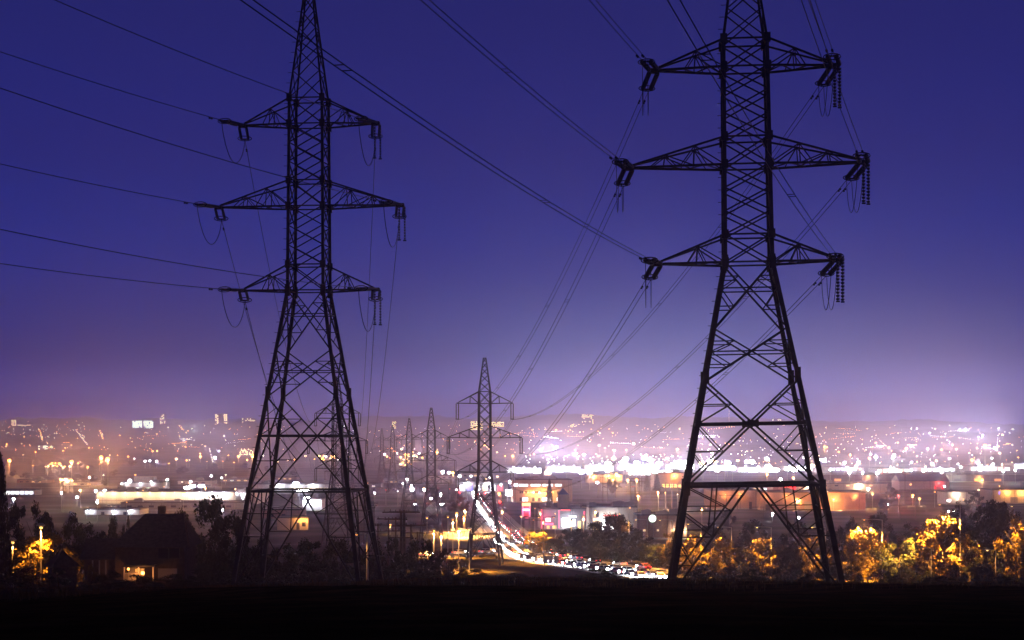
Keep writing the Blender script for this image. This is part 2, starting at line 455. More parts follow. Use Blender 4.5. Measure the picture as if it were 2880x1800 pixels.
def dress(t, name, back_dir, back_len, back_dz, back_sag, fwd, fwd_sag, twin, r, insul, disc_r):
    """strain strings, jumpers and the two spans of a near tower"""
    off = 0.23 if twin else 0.0
    for (k, s), tip in t.tips.items():
        P = t.mat @ tip
        B = P+Vector((back_dir[0]*back_len, back_dir[1]*back_len, back_dz))
        F = fwd.ends[(k, s)]
        ends = []
        for nm, Q, sag in (('near', B, back_sag), ('far', F, fwd_sag)):
            d0 = (Q-P); d0 = Vector((d0.x, d0.y, d0.z-4*sag)).normalized()
            side = d0.cross(Vector((0, 0, 1))).normalized(); up = side.cross(d0).normalized()
            a = P+d0*0.35; e = P+d0*4.7
            L = lambda v: t.inv @ v
            mb = MB()
            for sg in (-1, 1): ribbed(mb, L(a+d0*0.35+side*sg*0.36), L(e-d0*0.35+side*sg*0.36), disc_r, 20, 0.72)
            ins = mb.build('insulator_string', insul, t.root)
            y = MB()
            y.bar(L(a+d0*0.2-side*0.4), L(a+d0*0.2+side*0.4), 0.13); y.bar(L(P), L(a+d0*0.2), 0.12)
            y.build('yoke_plate', M['steel'], ins); y = MB()
            y.bar(L(e-d0*0.2-side*0.45), L(e-d0*0.2+side*0.45), 0.13); y.bar(L(e-d0*0.2), L(e+d0*0.25), 0.1)
            y.build('yoke_plate', M['steel'], ins)
            rg = MB(); m3 = t.inv.to_3x3()
            ring(rg, L(e-d0*0.45), m3 @ side, m3 @ up, 0.72, 0.26, 0.045); rg.build('grading_ring', M['steel'], ins)
            ends.append((e+d0*0.25, d0, side))
            # the span
            R0 = e+d0*0.25
            n = 44
            pts = catenary(P, Q, sag, n)
            full = (Q-P).length; cut = 5.0/full
            seg = []
            for i in range(n+1):
                tt = cut+(1-cut)*(i/n); p = P.lerp(Q, tt); p.z -= 4*sag*tt*(1-tt); seg.append(p)
            seg[0] = R0
            if nm == 'near': lb = f'{"twin" if twin else "single"} wire from {LV[k]} {SD[s]} arm of {name}, rising towards viewer'
            else: lb = f'{"twin" if twin else "single"} wire from {LV[k]} {SD[s]} arm of {name}, sagging into valley'
            line_object(seg, r, lb, off, (7 if nm == 'near' else 6) if twin else 0)
            for sg in ((-1, 1) if twin else (0,)):                     # dampers near the clamp
                dm = MB(); q = seg[0].lerp(seg[1], 0.35)+side*sg*off-Vector((0, 0, 0.12))
                dm.bar(L(q-d0*0.25), L(q+d0*0.25), 0.05)
                for e2 in (-0.25, 0.25): dm.box(L(q+d0*e2), (0.16, 0.16, 0.16))
                dm.build('damper', M['steel'], ins)
        # jumper between both dead ends, on the right arms held by two hanging strings
        (n0, dn, sn), (f0, df, sf) = ends
        low = P-Vector((0, 0, 4.2 if s > 0 else 3.7)); held = s > 0
        if held:
            ax = (t.mat.to_3x3() @ Vector((1, 0, 0)))
            for q in (-0.42, 0.42):
                h = P+ax*(0.15+q*0.62)+Vector((0, q*0.8, -0.1)); mb = MB()
                ribbed(mb, t.inv @ h, t.inv @ (h-Vector((0, 0, 3.4))), disc_r*0.8, 12, 0.24)
                o = mb.build('insulator_string', insul, t.root)
                MB().bar(t.inv @ (h-Vector((0, 0, 3.45))-ax*0.16), t.inv @ (h-Vector((0, 0, 3.45))+ax*0.16), 0.12).build('yoke_plate', M['steel'], o)
        for sg in ((-1, 1) if twin else (0,)):
            a, b = n0+sn*sg*off, f0-sf*sg*off; c = low+Vector((sg*off, 0, 0))
            pts = []
            for i in range(21):
                q = i/20
                p = a*(1-q)**2+b*q**2+(c*2-a*0.5-b*0.5)*2*q*(1-q) if False else a.lerp(b, q)
                dep = (a.lerp(b, 0.5).z-c.z)
                p = a.lerp(b, q); p.z -= dep*(1-(2*q-1)**2)**0.75
                pts.append(t.inv @ p)
            MB().tube(pts, r*1.1, 5).build('jumper_wire', M['cable'], t.root)

dress(tR, 'huge tower', (-0.228, -0.974), 330, 23.5, 7.0, farT['M1'], 7.2, True, 0.026, M['insul'], 0.22)
dress(tL, 'tower before the store', (-0.287, -0.958), 313, 23.0, 9.2, farT['L2'], 8.0, False, 0.034, M['insul_grey'], 0.15)
for a, b, sag in (('M1', 'M2', 7), ('M2', 'M3', 8), ('M3', 'M4', 9), ('M4', 'M5', 9), ('L2', 'L3', 8), ('L3', 'L4', 9)):
    for key in farT[a].ends:
        pa, pb = farT[a].ends[key], farT[b].ends[key]; k, s = key
        nmz = {'M1': 'tower by the road', 'M2': 'grey tower behind the thicket', 'M3': 'hazy tower by the white sign', 'M4': 'faint tower in the haze',
               'L2': 'tower hidden behind the near legs', 'L3': 'small hazy tower'}[a]
        tw = a.startswith('M') and pa.y < 1000
        line_object(catenary(pa, pb, sag, 24), 0.03 if pa.y < 900 else 0.04, f'thin wire leaving {LV[k]} {SD[s]} arm of {nmz}', 0.23 if tw else 0, 0)

# ------------------------------------------------------------------ more materials
M['asphalt'] = mat('asphalt', (0.045, 0.045, 0.048), 0.75, var=0.3, scale=0.3, spec=0.4)
M['white_paint'] = mat('white road paint', (0.7, 0.7, 0.68), 0.7)
M['yellow_paint'] = mat('yellow road paint', (0.6, 0.38, 0.05), 0.7)
M['roof_dark'] = mat('dark flat roof', (0.06, 0.055, 0.06), 0.9, var=0.35, scale=0.08)
M['shingle'] = mat('dark shingles', (0.03, 0.03, 0.032), 0.9, var=0.4, scale=2.5)
M['brick'] = mat('brown brick', (0.2, 0.12, 0.09), 0.9, var=0.25, scale=1.6)
M['beige'] = mat('beige panel wall', (0.36, 0.29, 0.24), 0.85, var=0.08, scale=0.25)
M['cream'] = mat('cream panel wall', (0.55, 0.48, 0.38), 0.8, var=0.06, scale=0.2)
M['pale'] = mat('pale grey cladding', (0.42, 0.4, 0.42), 0.7, var=0.08, scale=0.3)
M['grey'] = mat('grey cladding', (0.2, 0.19, 0.21), 0.8, var=0.15, scale=0.2)
M['rust'] = mat('reddish cladding', (0.26, 0.15, 0.12), 0.85, var=0.15, scale=0.25)
M['blue_roof'] = mat('blue metal roof', (0.06, 0.08, 0.2), 0.5, var=0.1, scale=0.3)
M['tower_wall'] = mat('tower block wall', (0.16, 0.14, 0.17), 0.9)
M['dark_metal'] = mat('dark painted metal', (0.03, 0.03, 0.032), 0.5, 0.4)
M['pole_metal'] = mat('grey lamp post metal', (0.3, 0.29, 0.28), 0.5, 0.3)
M['wood'] = mat('weathered pole wood', (0.07, 0.05, 0.04), 0.9, var=0.3, scale=3)
M['siding'] = mat('dark stained siding', (0.05, 0.036, 0.03), 0.9, var=0.3, scale=2)
M['bark'] = mat('bark', (0.05, 0.038, 0.028), 0.95, var=0.3, scale=3)
M['glass'] = mat('dark glass', (0.02, 0.022, 0.03), 0.08, spec=0.6)
M['tyre'] = mat('tyre rubber', (0.02, 0.02, 0.02), 0.9)
M['rim'] = mat('wheel rim', (0.4, 0.4, 0.42), 0.35, 0.8)
M['red_panel'] = mat('red painted panel', (0.45, 0.03, 0.03), 0.5)
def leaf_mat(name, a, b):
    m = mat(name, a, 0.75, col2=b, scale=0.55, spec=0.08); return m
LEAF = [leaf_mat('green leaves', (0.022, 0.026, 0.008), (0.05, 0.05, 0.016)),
        leaf_mat('lamplit gold leaves', (0.04, 0.028, 0.006), (0.2, 0.135, 0.02)),  # gold of the lamplight put into the leaf colour of lit trees
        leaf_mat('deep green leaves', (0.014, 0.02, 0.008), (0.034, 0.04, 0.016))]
E = {}
for n, c, k in (('white', (0.92, 0.96, 1.0), 1), ('warm', (1.0, 0.72, 0.38), 1), ('orange', (1.0, 0.42, 0.09), 1), ('green', (0.8, 1.0, 0.82), 1),
                ('red', (1.0, 0.04, 0.05), 1), ('pink', (1.0, 0.1, 0.22), 1), ('blue', (0.22, 0.18, 1.0), 1), ('yellow', (1.0, 0.75, 0.25), 1), ('gold', (1.0, 0.6, 0.16), 1)):
    E[n] = {}
    E[n]['far'] = glow(f'{n} light far', c, 10.0)
    for nm, st in (('lo', 1.0), ('mid', 2.6), ('hi', 18.0), ('top', 70.0)) if n in ('white', 'green') else (('lo', 0.9), ('mid', 1.7), ('hi', 3.0), ('top', 5.0)): E[n][nm] = glow(f'{n} light {nm}', c, st)
LC = {'white': (0.9, 0.95, 1.0), 'warm': (1.0, 0.74, 0.45), 'orange': (1.0, 0.43, 0.1), 'gold': (1.0, 0.41, 0.065), 'green': (0.8, 1, 0.85), 'red': (1, 0.05, 0.05), 'pink': (1, 0.12, 0.25), 'yellow': (1, 0.7, 0.2), 'blue': (0.3, 0.25, 1)}
ORD = ['first', 'second', 'third', 'fourth', 'fifth', 'sixth', 'seventh', 'eighth', 'ninth', 'tenth', 'eleventh', 'twelfth', 'thirteenth', 'fourteenth',
       'fifteenth', 'sixteenth', 'seventeenth', 'eighteenth', 'nineteenth', 'twentieth']
ORD += [t+' '+o for t in ('twenty',  'thirty', 'forty', 'fifty', 'sixty', 'seventy', 'eighty') for o in ORD[:9]]
def rank(items, fmt, key=None):
    """give each its own label by its order from the left within one small area"""
    items = sorted(items, key=key or (lambda o: o.location.x/o.location.y))
    for i, o in enumerate(items):
        if len(items) == 1: w = 'only'
        elif i == 0: w = 'leftmost'
        elif i == len(items)-1: w = 'rightmost'
        else: w = ORD[i]+' from left'
        o['label'] = fmt.replace('#', w)

# ------------------------------------------------------------------ trees
def crown_mesh(name, seed, kind, n, leaf):
    """unit tree crown (height 1, spread 1): leaf sprays scattered over many boughs"""
    r = random.Random(seed); mb = MB(); boughs = []
    if kind == 'round':
        lean = (r.uniform(-.06, .06), r.uniform(-.06, .06))
        for _ in range(34):
            th = r.uniform(0, 2*pi); z = r.uniform(-1.0, 1.0); q = sqrt(1-min(1, z*z*0.92))*r.uniform(0.4, 1.12)
            boughs.append((Vector((0.36*q*cos(th)+lean[0]*z, 0.36*q*sin(th)+lean[1]*z, 0.53+0.38*z*r.uniform(0.7, 1.08))), r.uniform(0.06, 0.155)))
    elif kind == 'shrub':
        for _ in range(22):
            th = r.uniform(0, 2*pi); q = sqrt(r.random()); z = r.uniform(0.1, 0.85)*(1-0.45*q*q)
            boughs.append((Vector((0.4*q*cos(th), 0.4*q*sin(th), z)), r.uniform(0.1, 0.17)))
    else:
        for i in range(34):
            z = 0.08+0.88*i/33; w = 0.46*(1-z)**0.85+0.02
            th = i*2.4; boughs.append((Vector((w*0.6*cos(th), w*0.6*sin(th), z)), 0.05+w*0.42))
    per = n//len(boughs)
    for c, rad in boughs:
        for _ in range(per):
            d = Vector((r.gauss(0, 1), r.gauss(0, 1), r.gauss(0, 0.8))); d.normalize()
            p = c+d*rad*(r.random()**0.4)*r.uniform(0.8, 1.15)
            if p.z < 0.02: continue
            a = Vector((r.gauss(0, 1), r.gauss(0, 1), r.gauss(0, 1))).normalized(); b = a.cross(d+Vector((0.01, 0, 0.02))).normalized()
            l = leaf*r.uniform(0.5, 1.4); w = l*0.62
            mb.add([p-a*l, p+b*w, p+a*l, p-b*w], [(0, 1, 2, 3)])
    return mb
def trunk_mesh(name, seed, kind):
    r = random.Random(seed); mb = MB(); top = 0.55 if kind == 'round' else (0.3 if kind == 'shrub' else 0.92)
    b = 0.024 if kind != 'shrub' else 0.016
    mb.tube([(0, 0, -0.03), (r.uniform(-.01, .01), 0, top*0.5), (r.uniform(-.02, .02), r.uniform(-.02, .02), top)], [b, b*0.75, b*0.35], 7)
    if kind != 'conifer':
        for i in range(7):
            th = i*0.9+r.random(); z0 = top*r.uniform(0.45, 0.95)
            mb.tube([(0, 0, z0), (0.12*cos(th), 0.12*sin(th), z0+0.1), (0.27*cos(th), 0.27*sin(th), z0+r.uniform(0.16, 0.3))], [b*0.5, b*0.3, b*0.1], 5)
    return mb.mesh(name, M['bark'])
CROWN = {}
for kind, cnt, n, leaf in (('round', 4, 6800, 0.0195), ('shrub', 3, 4200, 0.024), ('conifer', 2, 4600, 0.02), ('far', 3, 900, 0.04)):
    for i in range(cnt):
        mb = crown_mesh('crown', 11*i+len(kind), 'round' if kind == 'far' else kind, n, leaf)
        for j, lm in enumerate(LEAF): CROWN[(kind, i, j)] = mb.mesh('crown', lm)
TRUNK = {(k, i): trunk_mesh('trunk', i*3+1, k) for k in ('round', 'shrub', 'conifer') for i in range(2)}
def tree(label, xd, ytop, d, wd, kind='round', leaf=0, group=None, name=None, v=None, lift=0.0):
    x = U(xd)*d; z = T(x, d)+lift; h = EYE+V(ytop)*d-z; h = max(h, 0.4)
    w = wd*mpp(d)*1.12
    i = R.randrange(10) if v is None else v
    nm = name or {'round': 'tree', 'far': 'tree', 'shrub': 'shrub', 'conifer': 'conifer_tree'}[kind]
    root = thing(nm, label, 'shrub' if kind == 'shrub' else 'tree', (x, d, z), R.uniform(0, 6.28), group)
    n = {'round': 4, 'shrub': 3, 'conifer': 2, 'far': 3}[kind]
    o = put('crown', CROWN[(kind, i % n, leaf)], root); o.scale = (w, w, h)
    o = put('trunk', TRUNK[(kind if kind != 'far' else 'round', i % 2)], root); o.scale = (min(w, h), min(w, h), h)
    return root

# ------------------------------------------------------------------ lamps
def lamp_mesh_pole(h, r=0.11): return MB().tube([(0, 0, -0.6), (0, 0, h)], [r*1.3, r*0.7], 7)
def street_lamp(label, pos, h, color, P, arm=0.0, bulb=0.3, lvl='top', name='street_lamp', group=None, pole='pole_metal', rz=0.0, style='mast', thick=1.0, spot=False, hood=True):
    """pole, arm or crown, head and glowing bulb; the lamp's own light rides with it"""
    if pos[1] > 2600 and lvl: lvl = 'far'
    root = thing(name, label, 'street lamp' if name == 'street_lamp' else 'floodlight', pos, rz, group)
    pm = lamp_mesh_pole(h, 0.11*thick)
    pm.build('pole', M[pole], root)
    if style == 'arm':
        a = MB(); a.tube([(0, 0, h-0.05), (arm*0.5, 0, h+0.12), (arm, 0, h+0.1)], [0.07*thick, 0.06*thick, 0.05*thick], 6)
        a.build('arm', M[pole], root)
        hd = MB().box((arm+math.copysign(0.35, arm), 0, h+0.12), (0.95*thick, 0.4*thick, 0.2*thick)).build('lamp_head', M[pole], root)
        lx, lz = arm+math.copysign(0.35, arm), h-0.02
        if lvl: MB().ball((lx, 0, lz), bulb, 8, 5, 0.5).build('bulb', E[color][lvl], hd)
        lz -= 0.25
    elif style == 'flood':
        c = MB().bar((-1.3, 0, h), (1.3, 0, h), 0.16).build('crossbar', M[pole], root)
        for q in (-1, -0.33, 0.33, 1):
            hd = MB().box((q*1.15, -0.15, h+0.3), (0.5, 0.4, 0.45)).build('lamp_head', M[pole], root)
            if lvl: MB().ball((q*1.15, -0.5, h+0.25), bulb, 8, 5).build('bulb', E[color][lvl], hd)
        lx, lz = 0, h-0.2
    else:
        hd = MB().tube([(0, 0, h-0.1), (0, 0, h+0.1), (0, 0, h+0.4)], [0.12, 0.55, 0.25], 8).build('lamp_head', M[pole], root)
        if lvl: MB().ball((0, 0, h-0.15-bulb*0.3), bulb, 8, 6, 0.8).build('bulb', E[color][lvl], hd)
        lx, lz = 0, h-0.5-bulb
    if P:
        if spot or pos[1] < 900 or (pos[1] < 2150 and color in ('white', 'green')): lamp(root, 'SPOT', P, LC[color], (lx, -0.1, lz), 0.15, (0, 0, 0), radians(120 if pos[1] < 700 else 165), 0.6)   # full cut-off heads
        else: lamp(root, 'POINT', P, LC[color], (lx, -1.0 if style == 'flood' else 0, lz), max(0.2, bulb))
    return root

# ------------------------------------------------------------------ roads
def smooth_path(pts, n):
    out = []; P = [pts[0]]+pts+[pts[-1]]
    for i in range(1, len(P)-2):
        for k in range(n):
            t = k/n; p0, p1, p2, p3 = P[i-1], P[i], P[i+1], P[i+2]
            out.append(0.5*((2*p1)+(p2-p0)*t+(2*p0-5*p1+4*p2-p3)*t*t+(3*p1-p0-3*p2+p3)*t**3))
    out.append(pts[-1]); return out
def strip(path, o0, o1, dz, seg=4):
    mb = MB(); vs = []
    for i, p in enumerate(path):
        d = path[min(i+1, len(path)-1)]-path[max(i-1, 0)]; n = Vector((d.y, -d.x)).normalized()
        for k in range(seg+1):
            q = p+n*(o0+(o1-o0)*k/seg); vs.append((q.x, q.y, T(q.x, q.y)+dz))
    fs = [(i*(seg+1)+k, i*(seg+1)+k+1, (i+1)*(seg+1)+k+1, (i+1)*(seg+1)+k) for i in range(len(path)-1) for k in range(seg)]
    mb.add(vs, fs); return mb
def flat(p): return Vector((p.x, p.y))
main_pts = [(1118, 1140), (1124, 1158), (1131, 1180), (1147, 1207), (1174, 1241), (1206, 1277), (1252, 1308), (1330, 1328), (1425, 1342), (1500, 1353), (1572, 1367), (1640, 1384)]
main = smooth_path([flat(gp(*p)) for p in main_pts], 16)
# path runs from far to near; positive offset = viewer's left, where traffic comes towards us
RW = 7.6
tag(strip(main, -RW, RW, 0.10).build('road', M['asphalt']), kind='structure')
tag(strip(main, -RW-2.6, -RW-0.15, 0.22, 2).build('pavement', M['concrete']), kind='structure')
tag(strip(main, RW+0.15, RW+2.6, 0.22, 2).build('pavement', M['concrete']), kind='structure')
for nm, a, b, m in (('road_marking', -0.28, -0.12, 'yellow_paint'), ('road_marking', 0.12, 0.28, 'yellow_paint'), ('road_marking', -RW+0.3, -RW+0.5, 'white_paint'), ('road_marking', RW-0.5, RW-0.3, 'white_paint')):
    tag(strip(main, a, b, 0.112, 1).build(nm, M[m]), kind='structure')
side = smooth_path([flat(gp(*p)) for p in [(1000, 1318), (1060, 1314), (1130, 1311), (1200, 1307), (1236, 1300)]], 10)
tag(strip(side, -3.5, 3.5, 0.09).build('side_road', M['asphalt']), kind='structure')
cross = smooth_path([flat(gp(*p)) for p in [(640, 1197), (760, 1196), (880, 1197), (1000, 1194), (1130, 1190)]], 12)
tag(strip(cross, -5, 5, 0.09).build('cross_road', M['asphalt']), kind='structure')
hw = smooth_path([flat(gp(*p)) for p in [(-60, 1152), (120, 1152), (300, 1150), (520, 1149), (800, 1147), (1100, 1143)]], 12)
tag(strip(hw, -9, 9, 0.09).build('highway', M['asphalt']), kind='structure')
def lot(name, x0, x1, y0, y1, m='asphalt'):
    mb = MB(); n = 12; vs = []
    for j in range(n+1):
        for i in range(n+1):
            p = gp(x0+(x1-x0)*i/n, y0+(y1-y0)*j/n); vs.append((p.x, p.y, p.z+0.07))
    mb.add(vs, [(j*(n+1)+i, (j+1)*(n+1)+i, (j+1)*(n+1)+i+1, j*(n+1)+i+1) for j in range(n) for i in range(n)])
    tag(mb.build(name, M[m]), kind='structure')
lot('car_park', 1040, 1140, 1262, 1296); lot('car_park', 1240, 1345, 1222, 1252); lot('car_park', 240, 560, 1193, 1207)
lot('car_park', 1420, 1640, 1143, 1160); lot('car_park', 840, 990, 1148, 1166)
lot('car_park', 1900, 2410, 1097, 1118); lot('car_park', 1250, 1640, 1099, 1121)

# ------------------------------------------------------------------ cars
def car_meshes(paint, dark):
    """saloon: body with sloping bonnet, glazed cabin, four wheels, lights; nose along -y"""
    prof_ = [(-2.2, 0.38), (-2.25, 0.62), (-2.05, 0.74), (-1.0, 0.92), (-0.35, 1.38), (0.15, 1.46), (1.0, 1.42), (1.75, 1.02), (2.15, 0.98), (2.22, 0.6), (2.15, 0.38)]
    mb = MB(); n = len(prof_)
    for (w, inset) in ((0.88, 0),):
        vs = []
        for s in (-1, 1):
            for (y, z) in prof_: vs.append((s*(w-max(0, z-0.92)*0.32), y, z))
        fs = [tuple(range(n-1, -1, -1)), tuple(range(n, 2*n))]+[(i, (i+1) % n, n+(i+1) % n, n+i) for i in range(n)]
        mb.add(vs, fs)
    body = mb.mesh('body', paint)
    ws = MB().add([(-0.72, -0.98, 0.95), (0.72, -0.98, 0.95), (0.64, -0.40, 1.365), (-0.64, -0.40, 1.365)], [(0, 1, 2, 3)])
    ws = MB(); ws.add([(-0.74, -1.0, 0.945), (0.74, -1.0, 0.945), (0.66, -0.42, 1.365), (-0.66, -0.42, 1.365)], [(0, 1, 2, 3)]); wsm = ws.mesh('windscreen', dark)
    rw = MB(); rw.add([(0.74, 1.78, 1.03), (-0.74, 1.78, 1.03), (-0.66, 1.06, 1.41), (0.66, 1.06, 1.41)], [(0, 1, 2, 3)]); rwm = rw.mesh('rear_window', dark)
    sw = []
    for s in (-1, 1):
        q = MB(); q.add([(s*0.885, -0.8, 0.98), (s*0.885, 1.5, 1.02), (s*0.775, 0.95, 1.36), (s*0.775, -0.28, 1.36)], [(0, 1, 2, 3) if s > 0 else (3, 2, 1, 0)]); sw.append(q.mesh('side_window', dark))
    return body, wsm, rwm, sw
wheel_m = MB().tube([(-0.11, 0, 0), (0.11, 0, 0)], 0.33, 12).mesh('wheel', M['tyre'])
rim_m = MB().tube([(-0.125, 0, 0), (0.125, 0, 0)], 0.2, 10).mesh('rim', M['rim'])
hl_on = MB().ball((0, 0, 0), 0.3, 8, 5).mesh('headlight', E['white']['top'])
tl_on = MB().box((0, 0, 0), (0.42, 0.1, 0.2)).mesh('tail_light', E['red']['hi'])
PAINT = {'white': (0.75, 0.75, 0.75), 'silver': (0.4, 0.4, 0.42), 'dark grey': (0.08, 0.08, 0.09), 'black': (0.015, 0.015, 0.017), 'red': (0.35, 0.02, 0.02), 'blue': (0.03, 0.06, 0.2), 'beige': (0.4, 0.35, 0.27)}
CARM = {k: car_meshes(mat(k+' car paint', c, 0.3, 0.2 if k != 'white' else 0, spec=0.5), M['glass']) for k, c in PAINT.items()}
hl_off = MB().ball((0, 0, 0), 0.15, 6, 4).mesh('headlight', M['rim']); tl_off = MB().box((0, 0, 0), (0.4, 0.08, 0.18)).mesh('tail_light', M['red_panel'])
def car(label, x, y, z, rz, color, group, lights=True, beam=0, simple=False):
    root = thing('car', label, 'car', (x, y, z), rz, group)
    b, ws, rw, sw = CARM[color]
    put('body', b, root); put('windscreen', ws, root, (0, -0.006, 0.006)); put('rear_window', rw, root, (0, 0.006, 0.006))
    for s, m in zip((-1, 1), sw): put('side_window', m, root, (s*0.004, 0, 0))
    for sx in (-0.8, 0.8):
        for sy in (-1.35, 1.4):
            w = put('wheel', wheel_m, root, (sx, sy, 0.33)); put('rim', rim_m, w)
        put('headlight', hl_on if lights else hl_off, root, (sx*0.78, -2.2, 0.66)); put('tail_light', tl_on if lights else tl_off, root, (sx*0.76, 2.19, 0.8))
    if beam: lamp(root, 'SPOT', beam, (1.0, 0.96, 0.92), (0, -2.5, 0.7), 0.2, (radians(-77), 0, 0), radians(30), 0.6)
    return root
def along(path):
    acc = [0]
    for a, b in zip(path, path[1:]): acc.append(acc[-1]+(b-a).length)
    return acc
def path_at(path, acc, s):
    for i in range(len(acc)-1):
        if acc[i+1] >= s:
            t = (s-acc[i])/(acc[i+1]-acc[i]); d = (path[i+1]-path[i]).normalized(); return path[i].lerp(path[i+1], t), d
    return path[-1], (path[-1]-path[-2]).normalized()
acc = along(main); LEN = acc[-1]
def set_cars(path, acc, s0, s1, off, gap, towards, group, labfmt, beams, limit=99):
    s = s0; lst = []
    cols = ['white', 'silver', 'dark grey', 'black', 'red', 'blue', 'beige']
    while s < s1 and len(lst) < limit:
        p, d = path_at(path, acc, s); n = Vector((d.y, -d.x)); q = p+n*off
        dirv = d if towards else -d
        rz = math.atan2(dirv.x, -dirv.y)
        c = R.choice(cols if not towards else ['white', 'white', 'silver', 'white', 'silver', 'beige', 'red', 'dark grey'])
        o = car('', q.x, q.y, T(q.x, q.y)+0.105, rz, c, group, True, R.uniform(0.8, 1.3)*beams if beams else 0)
        o['paint'] = c; lst.append(o); s += gap*R.uniform(0.8, 1.25)
    lst.sort(key=lambda o: o.location.y)
    for i, o in enumerate(lst):
        where = 'nearest' if i == 0 else ('farthest' if i == len(lst)-1 else ORD[i]+' nearest')
        o['label'] = labfmt.format(c=o['paint'], w=where)
        del o['paint']
    return lst
near0 = LEN-30
iS = next(a for p, a in zip(main, acc) if p.y < 735)
set_cars(main, acc, iS, LEN-22, 2.0, 7.2, True, 'cars driving towards the viewer on the curving road', '{c} car with headlights on, {w} in inner lane of curving road', 3.2e5)
set_cars(main, acc, iS+4, LEN-22, 5.4, 7.0, True, 'cars driving towards the viewer on the curving road', '{c} car with headlights on, {w} in kerb lane of curving road', 3.2e5)
set_cars(main, acc, acc[2], iS-8, 2.4, 26, True, 'cars driving towards the viewer on the curving road', '{c} car with headlights on, {w} on far straight of road', 4e4)
set_cars(main, acc, acc[4], iS+120, -2.4, 15, False, 'cars driving away on the far lanes', '{c} car showing red tail lights, {w} in inner departing lane', 0)
set_cars(main, acc, iS-60, LEN-40, -5.6, 15, False, 'cars driving away on the far lanes', '{c} car showing red tail lights, {w} in outer departing lane', 0)
sacc = along(side); set_cars(side, sacc, 4, sacc[-1]-25, -1.7, 11, True, 'cars on the side road', '{c} car on side road below dark thicket, {w}', 0, 8)
cacc = along(cross); set_cars(cross, cacc, 60, cacc[-1]-20, 2, 24, False, 'cars on the cross road', '{c} car on cross road behind thicket, {w}', 0, 14)
def parked(fmt, x0, x1, y, n, lights=False, yj=2.0):
    lst = []
    for i in range(n):
        p = gp(x0+(x1-x0)*(i+0.5)/n+R.uniform(-1, 1), y+R.uniform(-yj, yj)); c = R.choice(['white', 'silver', 'dark grey', 'red', 'blue', 'beige'])
        o = car('', p.x, p.y, p.z+0.08, R.choice((0.1, pi, 1.6, -1.5)), c, 'parked cars', lights); lst.append(o)
        o['paint'] = c
    rank(lst, fmt)
    for o in lst: o['label'] = o['paint']+' '+o['label']; del o['paint']
parked('parked car in lot behind office block, # of row', 1420, 1640, 1152, 13)
parked('parked car on lot by white vertical sign, # of row', 845, 985, 1157, 9)
parked('parked car in front of long lit store, # of row', 250, 540, 1199, 14)
parked('parked car beside the two orange lamps, # of pair', 1060, 1100, 1256, 2)

# ------------------------------------------------------------------ buildings
WIN = {}
def win_mesh(m):
    if m.name not in WIN: WIN[m.name] = MB().box((0, 0, 0), (1, 1, 1)).mesh('window', m)
    return WIN[m.name]
def building(label, xd0, xd1, yb, yt, depth, wall, rz=0.0, roof='roof_dark', windows=(), units=0, cat='building', name='building', d=None, group=None, parapet=True, sign=None):
    """box building standing on the ground; xd0..xd1 is its front, windows as fractions of the front"""
    xm = (xd0+xd1)/2
    p = gp(xm, yb) if d is None else Vector((U(xm)*d, d, T(U(xm)*d, d)))
    w = (xd1-xd0)*mpp(p.y); h = EYE+V(yt)*p.y-p.z; h = max(h, 2.5)
    root = thing(name, label, cat, (p.x, p.y, p.z), rz, group)
    MB().box((0, depth/2, h/2-0.6), (w, depth, h+1.2)).build('wall', M[wall], root)
    rf = MB().box((0, depth/2, h+0.06), (w+0.3, depth+0.3, 0.14))
    if parapet:
        for (c, s) in (((0, -0.05, h+0.3), (w+0.3, 0.25, 0.5)), ((0, depth+0.05, h+0.3), (w+0.3, 0.25, 0.5)), ((-w/2-0.03, depth/2, h+0.3), (0.25, depth-0.2, 0.5)), ((w/2+0.03, depth/2, h+0.3), (0.25, depth-0.2, 0.5))): rf.box(c, s)
    rf = rf.build('roof', M[roof], root)
    if w > 14 and h > 3:                                               # cladding joints, plinth and downpipes
        sm = MB(); n = int(w/5.5)
        for i in range(1, n): sm.box((w*i/n-w/2, -0.015, h/2), (0.12, 0.05, h-0.1))
        sm.build('cladding_joints', M['grey' if wall != 'grey' else 'dark_metal'], root)
        MB().box((0, -0.03, 0.35), (w, 0.08, 0.7)).build('plinth', M['concrete'], root)
        for fx in (-0.46, 0.12, 0.44): MB().tube([(fx*w, -0.1, 0.2), (fx*w, -0.1, h-0.1)], 0.09, 6).build('downpipe', M['dark_metal'], root)
    for i in range(units):
        ux = R.uniform(-0.42, 0.42)*w; uy = depth*R.uniform(0.2, 0.8); us = R.uniform(1.4, 3.4)
        MB().box((ux, uy, h+0.13+us*0.35), (us*1.4, us, us*0.7)).box((ux+us*0.2, uy, h+0.13+us*0.7+0.15), (us*0.5, us*0.5, 0.3)).build('rooftop_unit', M['grey'], rf)
    for wn in windows:
        fx0, fx1, fz0, fz1, m = wn[:5]; nm = wn[5] if len(wn) > 5 else 'window'
        o = put(nm, win_mesh(m), root)
        o.location = ((fx0+fx1)/2*w-w/2, -0.02, (fz0+fz1)/2*h); o.scale = ((fx1-fx0)*w, 0.12, (fz1-fz0)*h)
    root['w'] = w; root['h'] = h
    return root
